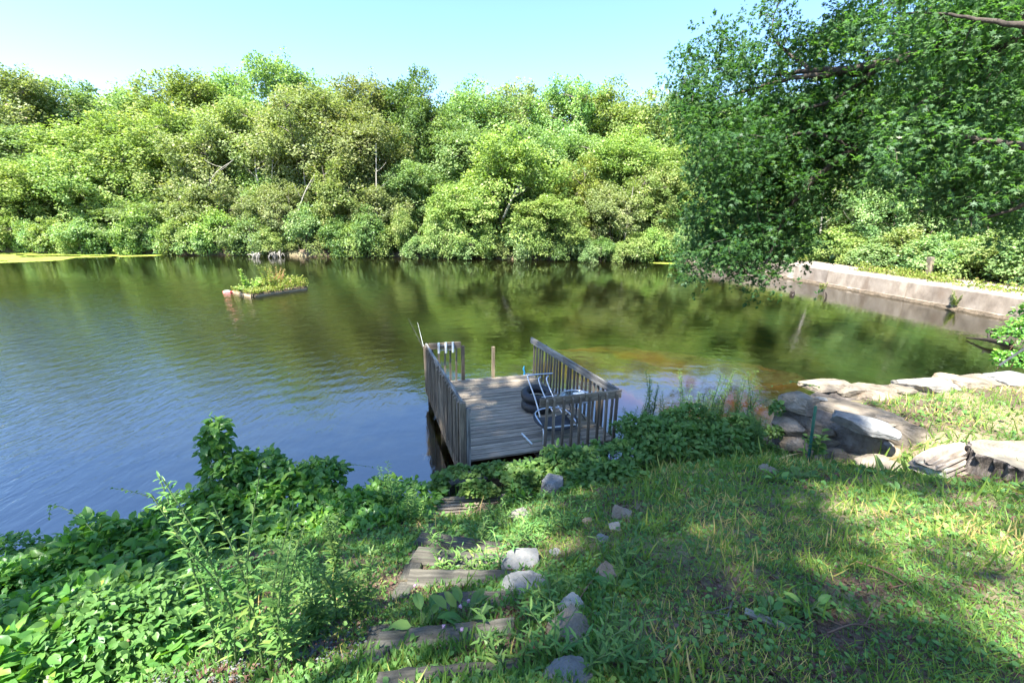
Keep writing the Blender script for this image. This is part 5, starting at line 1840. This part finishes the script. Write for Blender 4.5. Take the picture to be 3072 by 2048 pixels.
def runner(name, pts, leaf, m, label, T=None, n=22, r=.004, cat='vine', stem='stem', group=None):
    pts = bez([np.array(p, float) for p in pts], 6)
    root = empty(name, pts[0], label, cat, group)
    g = Geo(); g.tube(pts, np.linspace(r * 1.3, r * .5, len(pts)), 5); g.obj('stem', M[stem], root)
    PP, DD, NN, SS = [], [], [], []
    for i in range(n):
        f = (i + .5) / n * (len(pts) - 1); i0 = int(f)
        p = pts[i0] * (1 - f + i0) + pts[min(i0 + 1, len(pts) - 1)] * (f - i0)
        t_ = norm(pts[min(i0 + 1, len(pts) - 1)] - pts[i0])
        sd_ = norm(np.cross(t_, [0, 0, 1])) * (1 if i % 2 else -1)
        PP.append(p); DD.append(sd_ + t_ * .5 + rng.normal(size=3) * .25 + [0, 0, -.1]); NN.append(np.array([0, 0, 1]) + rng.normal(size=3) * .35)
        SS.append(leaf * rng.uniform(.6, 1.2) * (1 - .45 * i / n))
    PP, DD, NN, SS = map(np.array, (PP, DD, NN, SS))
    single_leaves(T or T_oval(.4), PP, DD, NN, SS, M[m], root, len(PP))
    return root


OV = T_oval(.31, .07, .10)
P_ = lambda px, py, Y: at(px, py, Y)
mound_bush('vine_column', [(P_(650, 1290, 4.9), .13, .13, .16), (P_(640, 1350, 4.85), .15, .15, .22), (P_(655, 1430, 4.8), .16, .16, .26), (P_(700, 1400, 4.8), .20, .16, .16), (P_(660, 1510, 4.8), .22, .2, .3)],
           1100, .105, 'vine', OV, 'narrow column of vine leaves standing up above the bushes over the water', 'vine', 90, 3, hang=.3)
mound_bush('vine_bush', [(P_(860, 1500, 4.9), .50, .5, .42), (P_(960, 1440, 5.1), .34, .3, .22), (P_(780, 1430, 5.0), .38, .3, .26), (P_(720, 1560, 4.6), .5, .45, .42), (P_(950, 1580, 4.6), .38, .35, .35), (P_(560, 1560, 4.6), .38, .35, .25)],
           5600, .115, 'vine', OV, 'dense dark green vine-covered bush at the water right of the leafy column', 'bush', 220, 14)
mound_bush('vine_bush', [(P_(330, 1680, 4.0), .58, .5, .40), (P_(480, 1640, 4.2), .42, .4, .36), (P_(520, 1780, 3.7), .45, .4, .42), (P_(170, 1740, 3.9), .48, .42, .32), (P_(600, 1700, 4.0), .32, .3, .36)],
           5000, .118, 'vine', OV, 'dark green leafy bush spreading along the water below the leafy column', 'bush', 220, 12)
mound_bush('vine_bush', [(P_(60, 1800, 3.5), .45, .45, .35), (P_(200, 1880, 3.1), .42, .38, .32), (seat(60, 1960, .10), .34, .32, .26), (P_(-40, 1740, 3.9), .4, .4, .3), (P_(320, 1830, 3.3), .34, .3, .30), (P_(-80, 1880, 3.2), .4, .4, .35), (seat(250, 1990, .08), .30, .26, .22), (seat(430, 1930, .06), .26, .24, .20), (seat(90, 2060, .08), .3, .26, .22), (seat(560, 1860, .06), .28, .26, .2), (seat(300, 1900, .1), .34, .3, .26), (seat(160, 1900, .12), .34, .3, .28), (seat(400, 2040, .0), .22, .2, .12)],
           15500, .078, 'vine', OV, 'leafy bush filling the bottom left corner of the picture', 'bush', 220, 10)
mound_bush('vine_bush', [(P_(850, 1640, 4.1), .40, .34, .26), (P_(720, 1740, 3.8), .36, .3, .26), (P_(960, 1620, 4.2), .34, .3, .20), (P_(620, 1850, 3.4), .30, .26, .22), (P_(480, 1900, 3.2), .26, .22, .2)],
           4200, .10, 'vine', OV, 'lower dark leafy bush in front, its leaves hanging over the gravel', 'bush', 160, 8)
mound_bush('sunlit_bush', [(seat(350, 1900, .18), .30, .26, .22), (seat(420, 1850, .16), .28, .24, .24), (seat(250, 1960, .14), .22, .2, .18), (seat(330, 1990, .08), .2, .2, .14), (seat(510, 1930, .05), .18, .16, .16)],
           4600, .055, 'weed', OV, 'sunlit small-leaved bush in front of the dark bushes at the lower left', 'bush', 120, 6)
mound_bush('ground_ivy', [(P_(1180, 1500, 4.9), .5, .45, .16), (P_(1050, 1540, 4.6), .42, .4, .22), (P_(1240, 1580, 4.4), .25, .3, .12), (P_(1120, 1620, 4.1), .42, .35, .18)],
           3600, .09, 'vine', OV, 'low dark ground ivy between the vine bush and the plank landing', 'ivy', 120, 6)
mound_bush('ivy', [(P_(1400, 1415, 5.25), .34, .10, .05), (P_(1320, 1460, 5.15), .10, .10, .16), (P_(1500, 1405, 5.2), .30, .10, .05), (P_(1440, 1470, 4.95), .26, .06, .09), (P_(1560, 1430, 5.0), .25, .15, .10)],
           1500, .07, 'weed', T_oval(.5), 'ivy trailing over the mossy beams at the near end of the dock', 'ivy', 90, 0)
# leafy bank between dock and wall
mound_bush('bramble', [(P_(1700, 1400, 5.4), .45, .3, .25), (P_(1850, 1380, 5.6), .55, .35, .24), (P_(2000, 1330, 6.0), .60, .35, .24), (P_(1600, 1440, 5.1), .30, .25, .18), (P_(1800, 1440, 5.0), .55, .3, .2), (P_(2150, 1320, 6.2), .5, .35, .20), (P_(2060, 1270, 6.5), .5, .3, .26), (P_(1930, 1300, 6.2), .4, .3, .25), (P_(2230, 1290, 6.6), .3, .3, .22)],
           8200, .09, 'weed', OV, 'leafy bramble thicket on the bank between the dock and the stone wall', 'bramble', 240, 16)
mound_bush('bramble', [(P_(1560, 1500, 4.7), .2, .2, .14), (P_(1650, 1530, 4.5), .30, .22, .16), (P_(1750, 1500, 4.6), .3, .2, .14)], 1900, .06, 'vine', OV, 'low dark leaves round the pointed grey stone on the slope', 'plant', 90, 4)
mound_bush('leafy_clump', [(P_(1720, 1640, 3.9), .20, .16, .16), (P_(1790, 1620, 4.0), .16, .14, .13)], 1100, .05, 'clover', T_oval(.45), 'round blue-green leafy clump beside the granite blocks', 'plant', 90, 4)
mound_bush('wall_vine', [(P_(2330, 1230, 6.9), .10, .1, .16), (P_(2320, 1300, 6.7), .14, .1, .14), (P_(2290, 1360, 6.3), .3, .2, .12), (P_(2200, 1380, 6.1), .3, .2, .12)], 1500, .065, 'weed', T_oval(.42), 'pale green vine climbing the corner of the stone wall', 'vine', 80, 5)
mound_bush('waterside_bush', [(P_(3060, 1010, 9.6), .5, .4, .35), (P_(3040, 1080, 9.2), .35, .3, .2), (P_(3130, 960, 9.8), .5, .4, .4)], 1500, .09, 'vine', OV, 'feathery green bush at the right edge behind the wall', 'bush', 30, 4)
# long runners
for q in [([P_(330, 1670, 3.8), P_(250, 1560, 4.0), P_(160, 1515, 4.1), P_(148, 1560, 4.1)], .05, 'arching bramble shoot reaching left over the water'),
          ([P_(520, 1520, 4.7), P_(420, 1480, 4.6), P_(330, 1462, 4.7)], .05, 'thin shoot above the bushes pointing left toward the water'),
          ([P_(880, 1390, 5.0), P_(960, 1375, 5.1), P_(1040, 1390, 5.3), P_(1120, 1400, 5.5)], .045, 'long thin vine stretching right over the water toward the dock'),
          ([P_(900, 1770, 3.6), P_(980, 1800, 3.5), P_(1060, 1806, 3.4), P_(1150, 1805, 3.3)], .06, 'red-brown runner crossing the ground below the bushes'),
          ([P_(120, 1870, 3.0), P_(260, 1760, 3.3), P_(380, 1660, 3.6)], .09, 'reddish cane with large pale leaves crossing the left bushes'),
          ([P_(600, 1760, 3.3), P_(540, 1830, 3.1), P_(520, 1910, 2.9), P_(510, 1960, 2.85)], .12, 'trailing shoot with big glossy leaves in front of the dark hollow'),
          ([P_(2460, 1160, 6.9), P_(2380, 1145, 7.0), P_(2360, 1150, 7.2), P_(2200, 1170, 7.6)], .05, 'thin vine trailing from the wall top over the water'),
          ([P_(2230, 1250, 6.9), P_(2280, 1210, 7.0), P_(2330, 1190, 7.2)], .05, 'pale runner arching between the weeds and the wall corner')]:
    runner('vine_shoot', q[0], q[1], 'weed' if 'pale' in q[2] or 'thin' in q[2] else 'vine', q[2], n=14 if q[1] > .1 else 24, stem='brownstem' if 'red' in q[2] else 'stem')

# tall narrow-leaved weeds
def on_ground(px, py):
    z = 1.0
    for _ in range(14):
        p = W(px, py, z)
        z = .5 * z + .5 * max(g1(p[0], p[1]), 0)
    return W(px, py, z)


tw_ = [(715, 1990, .95, 4, 'tall lance-leaved weed at the bottom, left one of the pair before the gravel'), (810, 2010, .95, 4, 'tall lance-leaved weed at the bottom, right one of the pair before the gravel'),
       (925, 1800, .55, 2, 'single upright weed left of the steps, tallest there'), (1000, 1740, .62, 2, 'slim weed with drooping tip between bushes and steps'), (1060, 1850, .40, 3, 'short leafy weed between the runner and the steps'),
       (960, 1905, .35, 4, 'low spreading weed right of the tall bottom pair'), (1180, 1545, .75, 5, 'wispy tall weed at the water left of the plank landing'), (1240, 1560, .45, 3, 'short weed with dark seed head beside the plank landing')]
for (px, py, h, n_, lab) in tw_:
    p = on_ground(px, py)
    plant_stalks('tall_weed', tuple(p), h, n_ + 1, .12, lab, 'weed', 'weed', T_lance(), .085, 62, singles=50, arch=.14)
items = []
for i, (px, py, h) in enumerate([(1915, 1290, .75), (1945, 1280, .85), (1990, 1285, .65), (2040, 1285, .85), (2080, 1280, .7), (2110, 1290, 1.0), (2145, 1275, .9), (2200, 1290, .75), (2235, 1290, .85), (1880, 1320, .55), (2010, 1310, .6), (2165, 1310, .6), (1960, 1320, .55), (1840, 1340, .45), (2120, 1330, .6), (2260, 1330, .5)]):
    p = on_ground(px, py + 30)
    o = plant_stalks('tall_weed', tuple(p), h * 1.5, 5, .14, 'weed', 'weed', 'weed', T_lance(), .095, 76, arch=.12, group='feathery weeds at the water')
    items.append((o, px, py, 'tall feathery weed at the water'))
place_labels(items, [(1860, 0, 'the dock railing'), (2080, 0, 'the middle of the weed row'), (2330, 0, 'the stone wall corner')])
items = []
for i, (px, py, h) in enumerate([(1330, 1640, .22), (1450, 1640, .25), (1330, 1710, .24), (1420, 1720, .2), (1500, 1690, .25), (1480, 1590, .2), (1570, 1600, .3), (1600, 1640, .3), (1640, 1600, .3), (1500, 1560, .25), (1620, 1560, .3), (1700, 1580, .35), (1540, 1650, .25),
                                  (1840, 1700, .3), (1900, 1750, .25), (1890, 1960, .25), (1650, 1980, .25), (1760, 2000, .22), (1500, 1990, .2), (1900, 2010, .22), (1660, 1800, .22), (1620, 1860, .18)]):
    p = on_ground(px, py)
    o = plant_stalks('leafy_weed', tuple(p), h, 5, .07, 'weed', 'weed', ['weed', 'clover', 'weed'][i % 3], T_lance(), .085, 12, arch=.5, group='small weeds round the steps')
    items.append((o, px, py, 'small leafy weed'))
place_labels(items, [(1562, 1700, 'the upper granite block'), (1712, 1898, 'the brown boulder'), (1390, 1515, 'the plank landing'), (1390, 1735, 'the middle timber step'), (1400, 1640, 'the uppermost wide timber'), (1865, 1550, 'the sunlit tan stone')], False)
# dandelion and plantain rosettes
for i, (px, py, s, lab) in enumerate([(1400, 1870, .17, 'dock plant with long upright leaves in the middle of the steps'), (2330, 1445, .16, 'broad-leaved rosette in the grass before the stone wall, left one'), (2400, 1440, .17, 'broad-leaved rosette in the grass below the green stake'),
                                      (2310, 1850, .10, 'grey-green mullein rosette on the bare soil, left one'), (2420, 1830, .11, 'grey-green mullein rosette on the bare soil, right one'), (1270, 1890, .14, 'long-leaved rosette at the left end of the steps'),
                                      (2700, 1490, .12, 'dandelion rosette in the sunny grass below the log'), (1850, 1770, .12, 'single tall plantain left of the lawn')]):
    p = on_ground(px, py)
    plant_stalks('rosette', tuple(p), s * .5, 12, .02, lab, 'plant', 'clover' if 'mullein' not in lab else 'weed', T_oval(.24), s, 1, arch=1.2, singles=6)

# ------------------------------------------------------------------ ground cover
def field(n, seed, rmin=1.2, rmax=15):
    r_ = np.random.default_rng(seed)
    rr = np.exp(r_.uniform(math.log(rmin), math.log(rmax), n)) 
    th = r_.uniform(rad(-62), rad(58), n)
    x, y = rr * np.sin(th), rr * np.cos(th)
    return x, y, r_


def step_mask(x, y, pad=0.0):
    k = np.zeros(len(x), bool)
    for (a, b, w) in step_boxes:
        d = (b - a)[:2]; ln = np.linalg.norm(d); d = d / ln
        u = (x - a[0]) * d[0] + (y - a[1]) * d[1]
        v = -(x - a[0]) * d[1] + (y - a[1]) * d[0]
        k |= (u > -.02) & (u < ln + .02) & (np.abs(v) < w * .5 + pad)
    return k


def in_dock(x, y):
    return (y > 5.9) & (x > -1.9 - 0) & (x < 1.9) & (y > 6.1 + (x + .7) * .3) & (x > -.72 - (y - 6.1) * .34)


def wallmask(x, y):
    wy = np.interp(x, WALLX, WALLY)
    on = (x > 4.5) & (y > wy - .62)
    c = np.array([5.2, 6.6]); a = -0.98
    u = (x - c[0]) * math.cos(a) + (y - c[1]) * math.sin(a); v = -(x - c[0]) * math.sin(a) + (y - c[1]) * math.cos(a)
    return on | ((np.abs(u) < .85) & (np.abs(v) < .42))


def soil_amount(x, y):
    """1 where the ground is bare: path at the bottom, worn patches, under bushes"""
    s = sstep(.52, .68, fbm(x * .9, y * .9, 21)) * .55
    def spot(px, py, z, r): 
        p = W(px, py, z); return np.exp(-(((x - p[0]) ** 2 + (y - p[1]) ** 2) / r ** 2))
    for (px, py, z, r) in [(2500, 1900, 2.05, .28), (1880, 1960, 1.95, .35), (2560, 1790, 1.95, .22), (2150, 1790, 1.9, .2), (2900, 1530, 1.5, .3), (1500, 1960, 1.9, .4), (1560, 1740, 1.4, .3), (1250, 1760, 1.4, .35), (620, 1900, 1.75, .5), (700, 2040, 2.0, .4), (1900, 1530, 1.3, .25), (2890, 1420, 1.35, .3)]:
        s = np.maximum(s, 1.1 * spot(px, py, z, r))
    return np.clip(s, 0, 1)


def scatter(name, n, seed, T, size, m, label, cat, upw=1.0, dens=None, rmin=1.2, rmax=15, flat=False, lift=0.0, xmin=-99, lying=False, over=0.0):
    x, y, r_ = field(n, seed, rmin, rmax)
    keep = ~in_dock(x, y) & (~step_mask(x, y, .0) | (r_.random(len(x)) < over * np.where(y < 2.7, 1.0, .35))) & ~wallmask(x, y) & (x > xmin) & (y < 9)
    x, y = x[keep], y[keep]
    z = gz(x, y)
    p = dens(x, y) if dens else np.ones(len(x))
    keep = (z > .10) & (r_.random(len(x)) < p)
    x, y, z = x[keep], y[keep], z[keep]
    n = len(x)
    P = np.stack([x, y, z + lift], 1)
    rr = np.hypot(x, y)
    S = size * r_.uniform(.55, 1.35, n) * np.clip(rr / 4, .75, 1.7)
    if flat:
        P[:, 2] += r_.random(n) * S * .9
        D = norm(r_.normal(size=(n, 3)) * [1, 1, .25]); Nn = norm(r_.normal(size=(n, 3)) * .35 + [0, 0, 1])
    else:
        D = norm(r_.normal(size=(n, 3)) * .55 + [0, 0, upw]); Nn = norm(r_.normal(size=(n, 3)) * [1, 1, .2])
    if lying:
        D = norm(r_.normal(size=(n, 3)) * [1, 1, .25]); Nn = norm(r_.normal(size=(n, 3)) * .45 + [0, 0, 1])
    pat = fbm(x * 1.1, y * 1.1, 33)
    rnd = np.clip(r_.random(n) * .7 + (pat - .35) * .9, 0, 1)
    o = leaf_object(name, T, P, D, Nn, S, M[m], None, rnd)
    tag(o, label, cat, None, 'stuff')
    return o


lawn = lambda x, y: np.clip(1.12 - soil_amount(x, y), .04, 1) * np.where(x < -.75, .45, 1) * np.where((x < .15) & (x > -.75) & (y < 5), .45, 1)
scatter('grass', 150000, 1, T_blade(), .075, 'grass', 'thin uneven grass of the sloping lawn', 'grass', .8, lawn, 1.25, 14)
scatter('grass', 16000, 7, T_blade(), .17, 'grass', 'longer grass tufts along the edge of the lawn and walls', 'grass', 1.3, lambda x, y: np.clip((fbm(x * 2.5, y * 2.5, 44) - .54) * 6, 0, 1) * np.where(x < -.6, .3, 1), 1.3, 12)
scatter('clover_patch', 90000, 2, T_clover(), .020, 'clover', 'clover and small creeping weeds carpeting the ground', 'clover', 1, lambda x, y: np.clip((fbm(x * 1.3, y * 1.3, 12) - .33) * 3.2, .05, 1) * np.clip(1.1 - soil_amount(x, y), .08, 1) * np.where(x < -.75, .5, 1), 1.3, 13, flat=True)
scatter('low_weeds', 42000, 3, T_diamond(), .042, 'weed', 'mixed low weeds between the grass', 'weeds', .6, lambda x, y: np.clip((fbm(x * 1.7, y * 1.7, 19) - .40) * 3.5, .04, 1) * np.clip(1.1 - soil_amount(x, y), .1, 1), 1.3, 13)
scatter('undergrowth', 70000, 11, T_lance(), .075, 'weed', 'dense small-leaved undergrowth beside and between the timber steps', 'weeds', .75,
        lambda x, y: np.clip((fbm(x * 2.1, y * 2.1, 71) - .40) * 4, .03, 1) * np.exp(-(np.clip(np.abs(x + .9) - 1.1, 0, 9) / .45) ** 2) * np.where(y < 5.8, 1, 0), 1.3, 7, over=.7)
scatter('creeping_weeds', 60000, 12, T_oval(.4, .08, .1), .038, 'clover', 'round-leaved creeping weeds on the shaded slope', 'weeds', .5,
        lambda x, y: np.clip((fbm(x * 1.6, y * 1.6, 55) - .42) * 4, .02, 1) * np.where(x < .6, 1, .45) * np.clip(1.1 - soil_amount(x, y), .1, 1), 1.3, 10, flat=True, lift=.01, over=.5)
scatter('stiltgrass', 11000, 8, T_lance(), .11, 'lime', 'bright green tufted grass between the stone wall and the log', 'grass', .7,
        lambda x, y: np.exp(-(((x - 5.55) ** 2) / .28 + ((y - 5.35) ** 2) / .16)) + .5 * np.exp(-(((x - 5.2) ** 2) / .1 + ((y - 5.1) ** 2) / .1)), 5.5, 10)
scatter('leaf_litter', 42000, 4, T_oval(.42, .16, .2), .034, 'litter', 'brown fallen leaves lying on the bare soil', 'leaves', 1,
        lambda x, y: np.clip(soil_amount(x, y) * .8 + .05, 0, 1) * np.where((x < .3), 1, .45), 1.3, 9, lying=True, lift=.008)
scatter('dry_straw', 40000, 5, T_blade(), .07, 'litter', 'dry straw and twigs lying on the soil', 'straw', .1, lambda x, y: .25 + .75 * soil_amount(x, y), 1.3, 11, lying=True, lift=.006)


def pebbles(name, n, seed, spots, s0, m, label):
    r_ = np.random.default_rng(seed)
    P = []
    for (px, py, z, rr_, k_) in spots:
        c_ = W(px, py, z)
        a = r_.normal(size=(int(n * k_), 2)) * rr_ + c_[:2]
        P.append(a)
    P = np.concatenate(P)
    z = gz(P[:, 0], P[:, 1])
    P = P[z > .05]; z = z[z > .05]
    n = len(P)
    V0 = np.array([(1, 0, 0), (.3, .9, .1), (-.8, .5, -.1), (-.7, -.6, 0), (.4, -.85, .1), (.05, .1, .75), (0, 0, -.6)], float)
    F0 = np.array([(0, 1, 5), (1, 2, 5), (2, 3, 5), (3, 4, 5), (4, 0, 5), (1, 0, 6), (2, 1, 6), (3, 2, 6), (4, 3, 6), (0, 4, 6)])
    a = r_.uniform(0, 6.28, n)
    S = s0 * r_.uniform(.4, 1.4, n)
    V0r = V0[None] * S[:, None, None] * r_.uniform(.7, 1.2, (n, 1, 3))
    x = V0r[..., 0] * np.cos(a)[:, None] - V0r[..., 1] * np.sin(a)[:, None]
    y = V0r[..., 0] * np.sin(a)[:, None] + V0r[..., 1] * np.cos(a)[:, None]
    V = np.stack([x + P[:, 0:1], y + P[:, 1:2], V0r[..., 2] + (z + .004)[:, None]], -1).reshape(-1, 3)
    Fa = (F0[None] + (np.arange(n) * 7)[:, None, None]).reshape(-1, 3)
    o = wobj(name, V, Fa, M[m])
    tag(o, label, 'gravel', None, 'stuff')


M['gravel'] = rough_mat('grey_gravel', [(0.3, (0.084, 0.090, 0.102)), (0.5, (0.156, 0.168, 0.186)), (0.72, (0.252, 0.264, 0.282))], scale=26, bump=.004, coord='World')
pebbles('gravel', 5200, 1, [(690, 2010, 2.0, .26, .5), (820, 1980, 1.95, .22, .25), (560, 2050, 2.05, .2, .25)], .012, 'gravel', 'blue-grey gravel on the ground at the bottom edge')
pebbles('pebbles', 1500, 2, [(1880, 1960, 2.0, .18, .4), (1760, 1930, 1.95, .2, .3), (1860, 1540, 1.4, .12, .3)], .010, 'tan_rock', 'small tan pebbles on the worn path')

# sticks on the lawn
for i, (x0, y0, x1, y1, r, lab) in enumerate([(2570, 1690, 2790, 1815, .008, 'long thin dead branch lying on the right of the lawn'), (2170, 1900, 2200, 1800, .006, 'bent grey twig on the lawn left of the bark strip'),
                                              (2480, 1905, 2640, 1900, .006, 'pale curved twig across the bare soil on the lawn'), (1790, 1730, 1690, 1880, .006, 'dry tan stalks fallen beside the boulder')]):
    a, b = on_ground(x0, y0) + [0, 0, .015], on_ground(x1, y1) + [0, 0, .015]
    g = Geo(); pts = bez([a, (a + b) / 2 + np.array([.02, .03, .02]), b], 5); g.tube(pts, np.linspace(r, r * .4, len(pts)), 5)
    for q in range(3):
        s = pts[3 + 2 * q]; g.tube([s, s + np.array([rng.normal() * .08, rng.normal() * .06, .01])], [r * .6, r * .3], 4)
    o = g.obj('fallen_twig', M['brownstem'] if i != 1 else M['bark'], None)
    tag(o, lab, 'twig')
# clover flowers
for i, (px, py) in enumerate([(1318, 1712), (1403, 1850), (1380, 1868), (1330, 1932), (1384, 1942), (1245, 1800)]):
    p = on_ground(px, py)
    root = empty('clover_flower', p, ['pink clover flower left of the middle timber step', 'upper one of the two clover flowers above the long tread', 'lower one of the two clover flowers above the long tread', 'left one of the clover flowers by the bottom tread', 'right one of the clover flowers by the bottom tread', 'clover flower at the left end of the long tread'][i], 'flower', 'pink clover flowers by the steps')
    g = Geo(); g.tube([p, p + [.005, 0, .11]], [.002, .002], 4); g.obj('stalk', M['stem'], root)
    blob('flower_head', p + [.005, 0, .12], .010, .010, .009, M['petal'], root, i, .2, 0)
